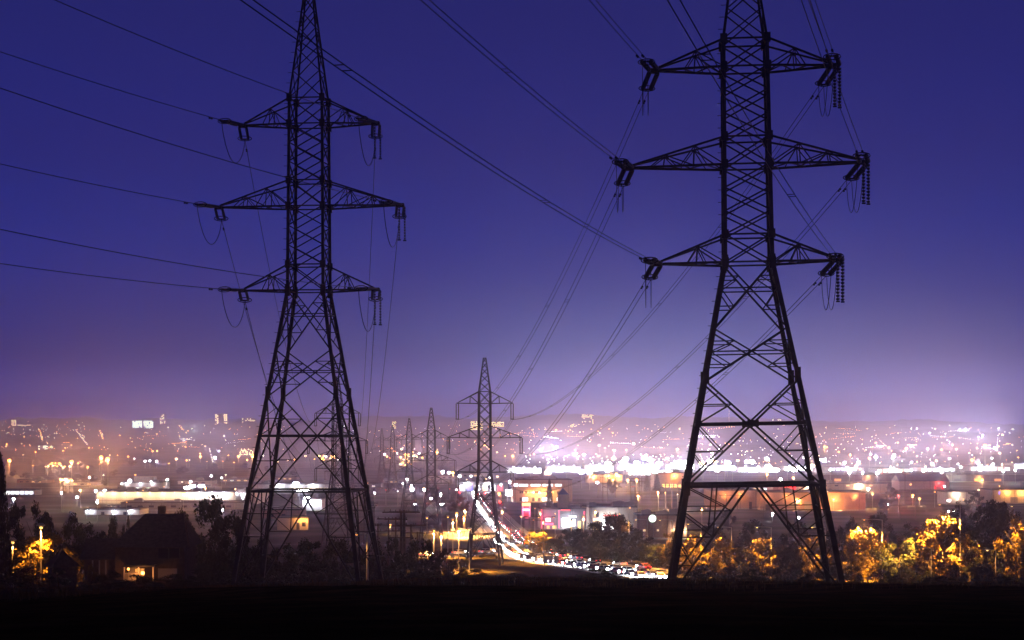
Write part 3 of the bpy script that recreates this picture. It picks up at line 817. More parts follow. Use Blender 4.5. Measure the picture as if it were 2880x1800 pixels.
def wall_light(root, fx, fz, color, P, out=1.6, lvl='hi', r=0.22, nm='wall_light'):
    w, h = root['w'], root['h']; x = (fx-0.5)*w; z = fz*h
    o = MB().bar((x, 0, z+0.3), (x, -out, z+0.35), 0.1).bar((x, -out-0.3, z+0.35), (x, -out+0.3, z+0.35), 0.3).build(nm, M['dark_metal'], root)
    MB().ball((x, -out, z+0.05), r, 8, 5, 0.6).build('bulb', E[color][lvl], o)
    if P > 1e4: P = 1e4+(P-1e4)*0.3
    lamp(root, 'POINT', P, LC[color], (x, -out, z-0.35), 0.25)
def strips(rows, fz, segs, m):
    out = []
    for (z0, z1) in fz:
        for (a, b) in segs: out.append((a, b, z0, z1, m))
    return out
G = M['glass']

# the long lit store on the left, with its grey sign tower
b = building('long low store with cream floodlit front and grey block bearing white triangle', 228, 602, 1192, 1163, 70, 'cream', units=9, cat='store', name='store',
             windows=[(0.02, 0.985, 0.33, 0.37, M['rust'], 'trim')])
for i in range(13): wall_light(b, 0.03+0.078*i, 0.98, 'warm' if i < 8 else 'white', 1.9e3 if i < 8 else 3e3, 2.6, 'hi', 0.3)
w, h = b['w'], b['h']; sx = (575-415)/374*w
MB().box((sx, -1.2, h*0.62), (42*mpp(910), 2.4, h*1.3)).build('sign_block', M['grey'], b)
tr = MB(); sz = 9*mpp(910)
tr.add([(sx-sz, -2.5, h*0.95), (sx+sz, -2.5, h*0.95), (sx+sz*0.12, -2.5, h*0.38), (sx-sz*0.12, -2.5, h*0.38), (sx-sz, -2.42, h*0.95), (sx+sz, -2.42, h*0.95), (sx+sz*0.12, -2.42, h*0.38), (sx-sz*0.12, -2.42, h*0.38)],
       [(3, 2, 1, 0), (4, 5, 6, 7), (0, 1, 5, 4), (1, 2, 6, 5), (2, 3, 7, 6), (3, 0, 4, 7)])
tr.build('triangle_sign', E['white']['mid'], b)
b = building('dark flat warehouse roofline in front of long lit store', 285, 575, 1203, 1188, 26, 'grey', units=5, windows=[(0.05+0.09*i, 0.09+0.09*i, 0.3, 0.6, G) for i in range(10)])
b = building('low purple grey shed behind dark house, two white lamps on its wall', 200, 330, 1216, 1205, 24, 'pale', windows=[(0.3, 0.36, 0, 0.6, G, 'door'), (0.7, 0.76, 0, 0.6, G, 'door')])
for f in (0.12, 0.55, 0.85): wall_light(b, f, 0.9, 'white', 700)
b = building('white two storey building with lit window band and round lit sign', 290, 384, 1162, 1140, 30, 'pale', units=3, windows=[(0.12, 0.5, 0.28, 0.5, E['green']['lo']), (0.54, 0.9, 0.28, 0.5, E['green']['lo'])])
MB().box((0, 10, b['h']+2.2), (b['w']*0.5, 12, 4.2)).build('penthouse', M['pale'], b)
o = MB().ball((-b['w']*0.32, -0.6, b['h']+1.2), 1.7, 14, 8).build('round_sign', E['white']['mid'], b)
for f in (0.1, 0.45, 0.75): wall_light(b, f, 0.97, 'white', 900, 1.4)
b = building('small white lit shop at left edge of picture', -10, 82, 1170, 1158, 20, 'pale', windows=[(0.15+0.12*i, 0.24+0.12*i, 0.2, 0.8, E['white']['mid'], 'shop_front') for i in range(7)])
b = building('long lilac warehouse with lit window band right of long lit store', 600, 800, 1165, 1144, 40, 'pale', units=5, windows=[(0.42+0.04*i, 0.45+0.04*i, 0.35, 0.6, E['warm']['lo']) for i in range(13)])
for f in (0.3, 0.5, 0.7): wall_light(b, f, 0.98, 'white', 6e3)
b = building('white garage hall with two floodlights, seen through left tower legs', 715, 760, 1206, 1181, 18, 'pale', windows=[(0.1, 0.42, 0.02, 0.55, M['grey'], 'garage_door'), (0.55, 0.9, 0.02, 0.55, M['grey'], 'garage_door')])
for f in (0.25, 0.75): wall_light(b, f, 0.92, 'white', 5e3)
b = building('dark roofed workshop with reddish wall, left of orange lit hall', 618, 712, 1228, 1205, 22, 'rust', units=2, windows=[(0.2, 0.3, 0.3, 0.6, G), (0.5, 0.6, 0.3, 0.6, G)])
b = building('low hall with orange lit end wall below left tower', 655, 728, 1252, 1224, 16, 'beige', rz=0.12, windows=[(0.62, 0.72, 0.02, 0.6, G, 'door'), (0.8, 0.92, 0.3, 0.65, G)])
for f in (0.72, 0.94): wall_light(b, f, 0.9, 'orange', 1.2e3, 1.5)
# three storey office
wh, wl = E['white']['mid'], E['warm']['lo']
b = building('three storey beige office block with bright window strips on top floor', 1212, 1352, 1187, 1134, 26, 'beige', rz=0.05, units=7, cat='office', name='office_block',
             windows=[(0.10, 0.25, 0.72, 0.82, wh), (0.30, 0.46, 0.72, 0.82, wh), (0.50, 0.56, 0.72, 0.82, wh), (0.58, 0.67, 0.72, 0.82, wh), (0.71, 0.82, 0.72, 0.82, wh), (0.01, 0.08, 0.72, 0.84, wh)] +
             [(x, x+0.025, 0.41, 0.5, R.choice([G, wl, G, wh])) for x in [0.11+0.033*i for i in range(5)]+[0.3+0.033*i for i in range(5)]+[0.56+0.033*i for i in range(4)]+[0.74+0.03*i for i in range(4)]] +
             [(x, x+0.04, 0.06, 0.22, R.choice([G, wh, wl])) for x in (0.11, 0.16, 0.21, 0.32, 0.37, 0.42, 0.49, 0.54, 0.6, 0.74)])
for f, P in ((0.46, 1.6e4), (0.3, 5e3), (0.65, 5e3)): wall_light(b, f, 0.45, 'orange', P, 3.0, 'top' if f == 0.46 else 'hi', 0.5)
# white billboard on posts in front of the office
def panel_sign(label, xd0, xd1, yb, yt, y_low, col, lvl, name='billboard', P=0, extra=(), post='pole_metal'):
    p = gp((xd0+xd1)/2, yb); m = mpp(p.y); w = (xd1-xd0)*m; z0 = EYE+V(y_low)*p.y-p.z; z1 = EYE+V(yt)*p.y-p.z
    root = thing(name, label, 'sign', p)
    for s in (-0.35, 0.35): MB().box((s*w, 0, z0/2-0.3), (0.3, 0.3, z0+0.6)).build('post', M[post], root)
    MB().box((0, 0, (z0+z1)/2), (w, 0.6, z1-z0)).build('frame', M['dark_metal'], root)
    MB().box((0, -0.33, (z0+z1)/2), (w*0.96, 0.08, (z1-z0)*0.94)).build('panel', E[col][lvl], root)
    if P: lamp(root, 'POINT', P, LC[col], (0, -2.5, (z0+z1)/2), 1.0)
    return root, w, z0, z1
panel_sign('glaring white billboard left of office block', 1194, 1224, 1185, 1157, 1171, 'white', 'hi', P=1.6e4)
panel_sign('tall white lit sign standing beside hazy tower on the plain', 969, 979, 1168, 1145, 1161, 'white', 'hi', P=6e3, name='lit_sign')
panel_sign('white vertical light board behind the thicket poles', 941, 950, 1250, 1178, 1210, 'white', 'hi', P=6e3, name='lit_sign') if False else None
# red and yellow pylon sign
p = gp(1243, 1221); m = mpp(p.y)
r = thing('pylon_sign', 'red pylon sign with yellow and white panels on two pale posts', 'sign', p)
for s in (-1, 1): MB().box((s*8.2*m, 0, 15*m), (4*m, 1.2, 33*m)).build('post', M['pale'], r)
MB().box((0, 0, 15*m), (12.3*m, 0.8, 25*m)).build('panel', E['red']['lo'], r)
MB().box((0, 0, 34.5*m), (23*m, 1.4, 2*m)).build('cap', M['red_panel'], r)
MB().box((0, -0.1, 29.5*m), (20*m, 1.4, 7.5*m)).build('panel', E['yellow']['mid'], r)
MB().box((0, -0.5, 17*m), (14.5*m, 0.6, 3.6*m)).build('panel', E['white']['mid'], r)
lamp(r, 'POINT', 4e3, LC['pink'], (0, -3, 15*m), 1.0)
# plaza
b = building('shopping plaza wing with glowing white and yellow shop fronts', 1392, 1505, 1252, 1199, 24, 'beige', rz=0.10, units=6, cat='shop', name='shop',
             windows=[(0.02, 0.06, 0, 0.95, M['pale'], 'pillar'), (0.08, 0.24, 0.03, 0.34, E['yellow']['mid'], 'shop_front'), (0.08, 0.24, 0.40, 0.52, E['warm']['hi'], 'shop_sign'), (0.12, 0.2, 0.56, 0.8, G),
                      (0.27, 0.42, 0.03, 0.5, E['white']['hi'], 'shop_front'), (0.44, 0.56, 0.03, 0.48, E['white']['hi'], 'shop_front'), (0.58, 0.64, 0.03, 0.4, E['warm']['mid'], 'shop_front'), (0.27, 0.6, 0.62, 0.67, E['red']['hi'], 'neon_strip')])
for f in (0.33, 0.5): wall_light(b, f, 0.55, 'white', 2.5e3, 2.5)
b = building('restaurant building with pink neon edges and bright white front', 1278, 1390, 1250, 1203, 20, 'grey', rz=0.06, units=3, cat='restaurant', name='restaurant',
             windows=[(0.0, 0.02, 0.05, 1.0, E['pink']['mid'], 'neon_strip'), (0.37, 0.39, 0.05, 0.95, E['pink']['mid'], 'neon_strip'), (0.9, 0.93, 0.4, 0.9, E['pink']['mid'], 'neon_strip'), (0.42, 0.62, 0.93, 0.97, E['red']['hi'], 'neon_strip'),
                      (0.45, 0.62, 0.12, 0.55, E['white']['hi'], 'shop_front'), (0.64, 0.72, 0.15, 0.5, E['white']['mid'], 'shop_front'), (0.6, 0.74, 0.6, 0.66, E['white']['hi'], 'shop_sign'), (0.78, 0.84, 0.02, 0.4, E['yellow']['mid'], 'door'),
                      (0.1, 0.2, 0.38, 0.56, E['green']['mid'], 'shop_sign'), (0.08, 0.26, 0.22, 0.3, E['pink']['hi'], 'shop_sign'), (0.12, 0.18, 0.02, 0.18, E['yellow']['lo'], 'window'), (0.24, 0.32, 0.02, 0.18, E['yellow']['lo'], 'window')])
w, h = b['w'], b['h']
MB().box((w*0.0, 9, h+3.0), (27*mpp(700), 6, 6.2)).build('tower', M['beige'], b)
q = MB(); hw_ = 15*mpp(700); c = Vector((0, 9, h+6.15))
q.add([c+Vector((-hw_, -4, 0)), c+Vector((hw_, -4, 0)), c+Vector((hw_, 4, 0)), c+Vector((-hw_, 4, 0)), c+Vector((0, 0, 2.8))], [(0, 1, 4), (1, 2, 4), (2, 3, 4), (3, 0, 4), (3, 2, 1, 0)])
q.build('pyramid_roof', M['blue_roof'], b)
lamp(b, 'POINT', 4e3, LC['white'], (w*0.05, -4, 3), 1.0); lamp(b, 'POINT', 2e3, LC['pink'], (-w*0.4, -3, 4), 0.6)
# clock building among the trees
b = building('low brown brick building with round glowing clock and small wall lamps', 1505, 1622, 1274, 1218, 22, 'brick', units=4, cat='building',
             windows=[(0.12, 0.17, 0.34, 0.42, E['warm']['lo']), (0.4, 0.44, 0.34, 0.42, E['warm']['lo']), (0.7, 0.73, 0.3, 0.42, E['warm']['mid'])])
w, h = b['w'], b['h']; cx = (1541-1563.5)*mpp(b.location.y)
MB().tube([(cx, -0.15, h*0.88), (cx, -0.45, h*0.88)], 1.55, 20).build('clock_case', M['dark_metal'], b)
c = MB().tube([(cx, -0.46, h*0.88), (cx, -0.5, h*0.88)], 1.4, 20).build('clock_face', E['green']['mid'], b)
MB().bar((cx, -0.53, h*0.88), (cx, -0.53, h*0.88+1.0), 0.12).bar((cx, -0.53, h*0.88), (cx+0.15, -0.53, h*0.88-0.7), 0.14).build('clock_hands', M['dark_metal'], c)
for f in (0.8, 0.95): wall_light(b, f, 0.42, 'warm', 2.5e3, 1.0, 'hi', 0.3)
# right hand warehouses
b = building('long pinkish warehouse behind the right tower legs, lamps on its wall', 1680, 1792, 1203, 1159, 40, 'rust', units=5, windows=[(0.8, 0.86, 0, 0.4, G, 'door')])
for f in (0.3, 0.62): wall_light(b, f, 0.8, 'orange', 1.6e3, 1.6)
b = building('ribbed pale warehouse with orange lamp at its corner, right of tower', 1796, 2044, 1206, 1164, 40, 'rust', rz=-0.03, units=6,
             windows=[(0.05, 0.1, 0, 0.35, G, 'door'), (0.3, 0.36, 0, 0.5, M['grey'], 'garage_door'), (0.42, 0.48, 0, 0.5, M['grey'], 'garage_door')])
w, h = b['w'], b['h']
rb = MB()
for i in range(60): rb.box((w*(0.55+0.0072*i)-w/2, -0.06, h*0.48), (0.12, 0.08, h*0.9))
rb.build('wall_ribs', M['rust'], b)
for f in (0.06, 0.25, 0.6, 0.9): wall_light(b, f, 0.85, 'orange', 1.6e3, 1.8)
b = building('wide warehouse with red lit sign on its left end', 1826, 2096, 1166, 1143, 45, 'beige', units=7, windows=[(0.14+0.1*i, 0.17+0.1*i, 0.75, 0.9, R.choice([G, E['warm']['lo']])) for i in range(8)])
w, h = b['w'], b['h']
s = MB().box((-w*0.35, -0.5, h*0.55), (w*0.095, 0.8, h*0.62)).build('sign', E['red']['mid'], b)
lamp(b, 'POINT', 4e3, LC['red'], (-w*0.36, -3, h*0.5), 1.0)
for f in (0.3, 0.75): wall_light(b, f, 0.9, 'warm', 9e3, 1.8)
b = building('white walled depot behind right tower with row of lit doors', 1680, 1830, 1163, 1147, 30, 'pale', windows=[(0.1+0.14*i, 0.2+0.14*i, 0.05, 0.6, E[('warm', 'white')[i % 2]]['mid'], 'door') for i in range(6)])
b = building('barn like hall with blue metal roof on the right', 2124, 2242, 1158, 1137, 40, 'pale', roof='blue_roof', rz=-0.06, windows=[(0.7, 0.74, 0.1, 0.5, E['red']['lo'], 'door'), (0.85, 0.89, 0.1, 0.5, E['red']['lo'], 'door')])
w, h = b['w'], b['h']; q = MB()
q.add([(-w/2, -0.4, h+0.14), (w/2, -0.4, h+0.14), (w/2, 40.4, h+0.14), (-w/2, 40.4, h+0.14), (-w/2, 20, h+5), (w/2, 20, h+5)], [(0, 1, 5, 4), (2, 3, 4, 5), (1, 2, 5), (3, 0, 4)])
q.build('gable_roof', M['blue_roof'], b)
wall_light(b, 0.8, 0.9, 'red', 2e3, 1.4)
b = building('small pale hall with two white lit windows among right hand trees', 2236, 2312, 1192, 1163, 25, 'pale', windows=[(-0.0+0.02, 0.12, 0.25, 0.4, E['white']['hi']), (0.5, 0.55, 0.3, 0.5, E['warm']['lo'])])
wall_light(b, 0.3, 0.92, 'warm', 3e3)
b = building('orange lit hall at right edge with small blue sign', 2344, 2430, 1190, 1158, 30, 'cream', windows=[(0.18, 0.22, 0.7, 0.9, E['blue']['hi'], 'shop_sign'), (0.5, 0.7, 0.02, 0.5, M['grey'], 'garage_door')])
for f in (0.4, 0.8): wall_light(b, f, 0.92, 'orange', 3e3, 2)
b = building('very long dark flat roof stretching to right edge', 1945, 2470, 1139, 1123, 90, 'roof_dark', units=14, windows=[(0.05+0.09*i, 0.08+0.09*i, 0.15, 0.5, R.choice([G, E['orange']['lo'], G])) for i in range(10)])
for f in (0.2, 0.55, 0.7): wall_light(b, f, 0.8, 'orange', 8e3, 2)
b = building('low dark shop block left of office block', 1080, 1200, 1163, 1140, 24, 'grey', units=4, windows=[(0.05+0.15*i, 0.15+0.15*i, 0.15, 0.75, E[('white', 'blue', 'white', 'warm', 'white', 'red')[i]]['mid'], 'shop_front') for i in range(6)])
for f in (0.2, 0.6): wall_light(b, f, 0.98, 'white', 8e3, 2)
b = building('orange lit low wall of a depot right of office block', 1386, 1470, 1141, 1122, 30, 'beige', units=3, windows=[(0.1, 0.3, 0, 0.5, M['grey'], 'garage_door')])
for f in (0.2, 0.6, 0.9): wall_light(b, f, 0.9, 'orange', 9e3, 2)
b = building('dark hall with tall pale wall before the glare, left of right tower', 1545, 1640, 1152, 1118, 40, 'rust', units=3, windows=[(0.2+0.1*i, 0.27+0.1*i, 0.02, 0.25, E['yellow']['mid'], 'window') for i in range(6)])
wall_light(b, 0.5, 0.85, 'orange', 1.5e4, 2.5)
# the glare: big box stores with glass fronts and floodlit lots
glare = [(1196, 1280, 1118, 1104), (1290, 1372, 1116, 1101), (1380, 1450, 1113, 1098), (1458, 1560, 1111, 1096), (1480, 1600, 1122, 1110), (1570, 1650, 1108, 1095),
         (1650, 1730, 1112, 1098), (1740, 1840, 1116, 1103), (1850, 1920, 1113, 1101)]
gl = []
for i, (x0, x1, yb, yt) in enumerate(glare):
    b = building('', x0, x1, yb, yt, 60, 'cream' if i % 3 else 'pale', cat='store', name='store', group='white lit stores in the glare',
                 windows=[(0.04+0.24*k, 0.25+0.24*k, 0.08, 0.72, E['white']['hi' if k % 2 or i in (3, 4, 5) else 'mid'], 'shop_front') for k in range(4)])
    for f in (0.2, 0.5, 0.8): wall_light(b, f, 1.05, 'white', 5e4 if i in (3, 4, 5, 6) else 2.2e4, 6, 'top', 0.7)
    gl.append(b)
rank(gl, 'store with blazing white glass front, # in the glare band behind office block')
gl = []
for i, (x0, x1, yb, yt) in enumerate([(1960, 2040, 1112, 1104), (2070, 2150, 1117, 1106), (2175, 2260, 1114, 1105), (2290, 2390, 1113, 1101), (2395, 2450, 1108, 1094)]):
    b = building('', x0, x1, yb, yt, 50, 'pale', cat='store', name='store', group='lit stores on the right hand plain',
                 windows=[(0.04+0.16*k, 0.15+0.16*k, 0.1, 0.75, E[R.choice(['white', 'white', 'warm', 'green', 'blue' if i == 2 else 'white'])]['mid' if R.random() < 0.5 else 'hi'], 'shop_front') for k in range(6)])
    wall_light(b, 0.5, 1.05, 'white', 3e4, 5, 'top', 0.6); gl.append(b)
rank(gl, 'lit store behind the very long dark roof, # of that row')
# filler sheds on the plain
fs = [(40, 110, 1141, 1134), (150, 230, 1147, 1139), (420, 500, 1144, 1136), (520, 600, 1138, 1131), (640, 700, 1134, 1127), (830, 900, 1152, 1143), (905, 960, 1141, 1134), (1010, 1080, 1131, 1124), (1090, 1150, 1127, 1118)]
gl = []
for (x0, x1, yb, yt) in fs:
    gl.append(building('', x0, x1, yb, yt, 30, R.choice(['grey', 'pale', 'rust']), units=2, group='low sheds on the left plain', windows=[(0.1+0.2*k, 0.2+0.2*k, 0.2, 0.6, R.choice([G, G, E['warm']['lo'], E['white']['lo']])) for k in range(4)]))
rank(gl, 'low dim shed on hazy plain beyond the long lit store, # of them')

# tower blocks far away on the hillside
def block(label, x0, x1, yb, yt, cols, rows, lit, color, d=6500, lvl='far', pick=None, gaps=()):
    p = gp((x0+x1)/2, yb) if d is None else Vector((U((x0+x1)/2)*d, d, 0))
    d = p.y; z0 = EYE+V(yb)*d; zg = min(T(p.x, d), z0); w = (x1-x0)*mpp(d); h = (yb-yt)*mpp(d)
    root = thing('tower_block', label, 'apartment block', (p.x, d, zg))
    zt = z0-zg+h
    MB().box((0, 9, zt/2), (w, 18, zt)).box((w*0.1, 9, zt+1.5), (w*0.3, 8, 3)).build('wall', M['tower_wall'], root)
    MB().box((0, 9, zt+0.3), (w+1, 19, 0.5)).build('roof', M['roof_dark'], root)
    wm = win_mesh(E[color][lvl]); cw, rh = w/cols, h/rows; n = 0
    for c_ in range(cols):
        if c_ in gaps: continue
        for r_ in range(rows):
            pr = lit if pick is None else pick(c_/max(1, cols-1), r_/max(1, rows-1))*lit
            if R.random() < pr and n < 100:
                n += 1; o = put('window', wm, root, ((c_+0.5)*cw-w/2, -0.15, zt-h+(r_+0.5)*rh), 0, (cw*0.62, 0.4, rh*0.5))
    return root
block('wide slab block on left hills, nearly every window lit', 313, 362, 1023, 994, 13, 9, 0.95, 'green', d=6200, gaps=(6,))
block('narrow tower block just right of the fully lit slab', 378, 391, 1006, 979, 4, 9, 0.45, 'warm', d=7000)
block('tall twin fronted tower block with lit edges, left of left tower', 508, 537, 1023, 978, 7, 14, 0.75, 'warm', d=6600, pick=lambda a, b: 1 if a < 0.25 or a > 0.7 else 0.1)
block('speckled tower block close to left tower body', 571, 602, 1017, 988, 8, 8, 0.42, 'warm', d=6800)
block('low apartment block below far left lights, white windows in three columns', 90, 128, 1076, 1053, 10, 8, 0.8, 'green', d=4300, pick=lambda a, b: 1 if int(a*9+0.5) in (0, 3, 4, 5, 8) else 0)
block('small block at far left skyline with lit upper floors', 27, 38, 1010, 992, 4, 6, 0.8, 'warm', d=7300)
block('long low lit row at far left skyline', 42, 78, 1009, 1003, 14, 2, 0.8, 'warm', d=7200)
block('mid distance block beside left tower leg with scattered lights', 566, 598, 1078, 1060, 10, 6, 0.45, 'warm', d=4200)
block('yellow lit slab block on skyline left of tower by the road', 1112, 1140, 1016, 995, 9, 5, 0.9, 'yellow', d=6500)
block('yellow lit low block on skyline right of tower by the road', 1158, 1190, 1008, 996, 10, 3, 0.9, 'yellow', d=6600)
block('tallest hazy tower block above the glare with lit upper bands', 1374, 1402, 1024, 979, 8, 12, 0.8, 'warm', d=7000, pick=lambda a, b: 1 if b > 0.9 or 0.55 < b < 0.66 else (0.6 if a > 0.8 or a < 0.15 else 0.12))
block('smaller block left of the tallest hazy tower block', 1347, 1369, 1018, 1001, 7, 6, 0.55, 'yellow', d=6900)
block('hazy speckled block framed in right tower upper legs', 1824, 1854, 1032, 990, 7, 10, 0.3, 'warm', d=7200)
block('small lit block above the receding row of towers', 926, 936, 1014, 996, 4, 6, 0.75, 'yellow', d=6500)
block('wide faint block directly behind tower by the road', 1066, 1098, 1066, 1043, 11, 7, 0.4, 'warm', d=4600, lvl='mid')
block('low band lit building at centre of right tower legs', 1648, 1700, 1034, 1027, 16, 2, 0.8, 'white', d=5600)
p = Vector((U(1722)*6800, 6800, T(U(1722)*6800, 6800)))
r = thing('antenna_mast', 'tall mast with a vertical string of lights inside right tower legs', 'mast', p)
hm = EYE+V(970)*6800-p.z; MB().tube([(0, 0, -1), (0, 0, hm)], [1.2, 0.5], 6).build('mast_pole', M['steel_far'], r)
for i in range(12): put('beacon', MB().ball((0, 0, 0), 1.3, 6, 4).mesh('beacon', E['warm']['mid']), r, (0, -1.2, hm*(0.2+0.8*i/11)))

# ------------------------------------------------------------------ the dark house on the left
def house():
    d = 238.0; x0, x1 = 232, 436; xm = (x0+x1)/2; m = mpp(d); z0 = EYE+V(1370)*d; gx = U(xm)*d
    root = thing('house', 'dark gabled house with lit porch, below the round dark tree', 'house', (gx, d, z0))
    X = lambda xd: (xd-xm)*m
    Zz = lambda yd: (1370-yd)*m
    ze, zr = Zz(1288), Zz(1217)
    wl, wr = X(272), X(436)
    MB().box(((wl+wr)/2, 5, ze/2-1.5), (wr-wl, 10, ze+3)).build('wall', M['siding'], root)
    q = MB(); o = 0.6
    a = [(wl-o, -o, ze-0.25), (wr+o, -o, ze-0.25), (wr+o, 10+o, ze-0.25), (wl-o, 10+o, ze-0.25), (X(325), 5, zr), (wr-1.0, 5, zr)]
    q.add(a, [(0, 1, 5, 4), (2, 3, 4, 5), (1, 2, 5), (3, 0, 4), (3, 2, 1, 0)]); rf = q.build('roof', M['shingle'], root)
    MB().box((X(360), 6.5, zr), (0.9, 0.9, 1.8)).build('chimney', M['siding'], rf)
    MB().bar((wr+o+0.03, -o, ze-0.2), (wr-0.9, 5, zr+0.05), 0.2).build('verge_board', M['siding'], rf)
    MB().bar((wl, -0.7, ze-0.28), (wr, -0.7, ze-0.28), 0.14).build('gutter', M['siding'], rf)
    # left wing
    l0, l1 = X(196), X(272); zh = Zz(1322)
    MB().box(((l0+l1)/2, 4.2, zh/2-1.5), (l1-l0-0.02, 7, zh+3)).build('wing_wall', M['siding'], root)
    q = MB(); q.add([(l0-.5, .2, zh), (l1-.03, .2, zh), (l1-.03, 8.2, zh), (l0-.5, 8.2, zh), (l0-.5, 4.2, zh+2.4), (l1-.03, 4.2, zh+2.4)], [(0, 1, 5, 4), (2, 3, 4, 5), (1, 2, 5), (3, 0, 4), (3, 2, 1, 0)]); q.build('wing_roof', M['shingle'], root)
    for xd in (216, 232, 247): 
        f = MB().box((X(xd), 0.66, zh*0.6), (0.16, 0.1, zh*0.7)).build('pilaster', M['grey'], root)
    # porch, window, door, garage
    zp = Zz(1337)
    MB().box(((X(300)+X(372))/2, -1.3, zp+0.12), (X(372)-X(300), 2.4, 0.2)).build('porch_roof', M['shingle'], root)
    for xd in (302, 336, 370): MB().box((X(xd), -2.3, zp/2), (0.16, 0.16, zp)).build('porch_post', M['cream'], root)
    rl = MB()
    for i in range(15): rl.box((X(303+2.1*i), -2.3, 0.5), (0.05, 0.05, 0.9))
    rl.box(((X(303)+X(334))/2, -2.3, 0.98), (X(334)-X(303), 0.08, 0.08)); rl.build('porch_railing', M['cream'], root)
    wf = MB().box((X(330), -0.05, zp*0.55), (1.3, 0.12, zp*0.6)).build('window', M['cream'], root)
    MB().box((X(330), -0.13, zp*0.55), (1.1, 0.06, zp*0.5)).build('pane', E['orange']['lo'], wf)
    gb = MB()
    for dx in (-0.18, 0.18): gb.box((X(330)+dx, -0.18, zp*0.55), (0.06, 0.05, zp*0.5))
    gb.box((X(330), -0.21, zp*0.55), (1.1, 0.04, 0.06)); gb.build('glazing_bars', M['dark_metal'], wf)
    MB().box((X(313), -0.05, zp*0.45), (1.0, 0.12, zp*0.88)).build('door', M['cream'], root)
    MB().box((X(396), -0.05, zp*0.42), (X(418)-X(373), 0.12, zp*0.8)).build('garage_door', M['grey'], root)
    for xd, y, zz, rr, P in ((308, -1.2, zp-0.3, 0.16, 80), (347, -2.7, zp*0.6, 0.24, 230)):
        o = MB().bar((X(xd), y+0.3, zz+0.25), (X(xd), y, zz+0.25), 0.12).build('porch_lamp', M['dark_metal'], root)
        MB().ball((X(xd), y, zz), rr, 8, 6).build('bulb', E['orange']['top'], o); lamp(root, 'POINT', P, (1.0, 0.36, 0.1), (X(xd), y-0.35, zz), 0.15)
    for xd in (386, 412):
        f = MB().box((X(xd), -0.05, Zz(1305)), (1.3, 0.12, 1.5)).build('window', M['dark_metal'], root)
        MB().box((X(xd), -0.12, Zz(1305)), (1.1, 0.06, 1.3)).build('pane', G, f)
    return root
house()
d = 222.0; p = Vector((U(147)*d, d, T(U(147)*d, d))); r = thing('garden_shed', 'small dark shed with steep pointed roof before the golden lit tree', 'shed', p, 0.5)
hh = EYE+V(1335)*d-p.z; MB().box((0, 0, hh/2-0.5), (2.6, 2.6, hh+1)).build('wall', M['wood'], r)
q = MB(); zt = EYE+V(1298)*d-p.z
q.add([(-1.7, -1.7, hh-0.1), (1.7, -1.7, hh-0.1), (1.7, 1.7, hh-0.1), (-1.7, 1.7, hh-0.1), (0, 0, zt)], [(0, 1, 4), (1, 2, 4), (2, 3, 4), (3, 0, 4), (3, 2, 1, 0)]); q.build('roof', M['shingle'], r)

# ------------------------------------------------------------------ wooden utility poles
def pole(label, xd, ytop, d, arms, name='utility_pole', w=0.32):
    x = U(xd)*d; z = T(x, d); h = EYE+V(ytop)*d-z
    r = thing(name, label, 'utility pole', (x, d, z), R.uniform(-0.15, 0.15), 'wooden utility poles')
    MB().tube([(0, 0, -0.5), (0, 0, h)], [w*0.55, w*0.4], 8).build('pole', M['wood'], r)
    for (dz, L) in arms:
        a = MB().box((0, -0.2, h-dz), (L, 0.14, 0.2)).build('crossarm', M['wood'], r)
        ins = MB()
        n = 4
        for i in range(n):
            q = MB(); q.tube([((-0.45+0.9*i/(n-1))*L, -0.2, h-dz+0.1), ((-0.45+0.9*i/(n-1))*L, -0.2, h-dz+0.45)], 0.07, 6); q.build('insulator', M['insul'], a)
    return r
def hframe(label, xd0, xd1, ytop, ybase, ybar):
    p = gp((xd0+xd1)/2, ybase); d = p.y; m = mpp(d); w = (xd1-xd0)*m; h = EYE+V(ytop)*d-p.z; hb_ = EYE+V(ybar)*d-p.z
    r = thing('wooden_frame_pole', label, 'utility pole', p, 0, 'wooden utility poles')
    for s in (-1, 1): MB().tube([(s*w/2, 0, -0.5), (s*w/2, 0, h)], [0.24, 0.16], 7).build('pole', M['wood'], r)
    MB().box((0, -0.25, hb_), (w*2.3, 0.22, 0.3)).build('crossbeam', M['wood'], r)
    for s in (-1.05, 0, 1.05):
        q = MB(); ribbed(q, (s*w, -0.25, hb_-0.15), (s*w, -0.25, hb_-1.7), 0.15, 6); q.build('insulator_string', M['insul'], r)
pole('near double crossarm pole standing in dark thicket', 948, 1206, 330, [(0.3, 6.4), (2.6, 4.6), (4.6, 4.2)], w=0.5)
pole('second stout pole touching the double crossarm pole', 955, 1205, 332, [(0.3, 5.2)], w=0.5)
pole('short crossarm pole left of the double crossarm pole', 918, 1222, 380, [(0.3, 4.6)])
pole('plain pole with two bars between the crossarm poles', 935, 1222, 372, [(0.4, 4.4), (2.6, 4.0)])
pole('pole with long bar, right of the double crossarm pole', 971, 1238, 350, [(0.2, 5.4)])
pole('lowest pole with wide bar at right end of thicket', 986, 1256, 335, [(0.2, 6.0)])
pole('thin pole at left of thicket poles', 893, 1237, 420, [(0.3, 4.4), (1.6, 3.4)])
for i, a in enumerate([(860, 1192, 700), (868, 1188, 760), (876, 1196, 640), (884, 1186, 800)]):
    pole(f'slim grey pole before the white lit strip, {("leftmost", "second", "third", "rightmost")[i]} of that clump', *a, [(0.5, 3.0)])
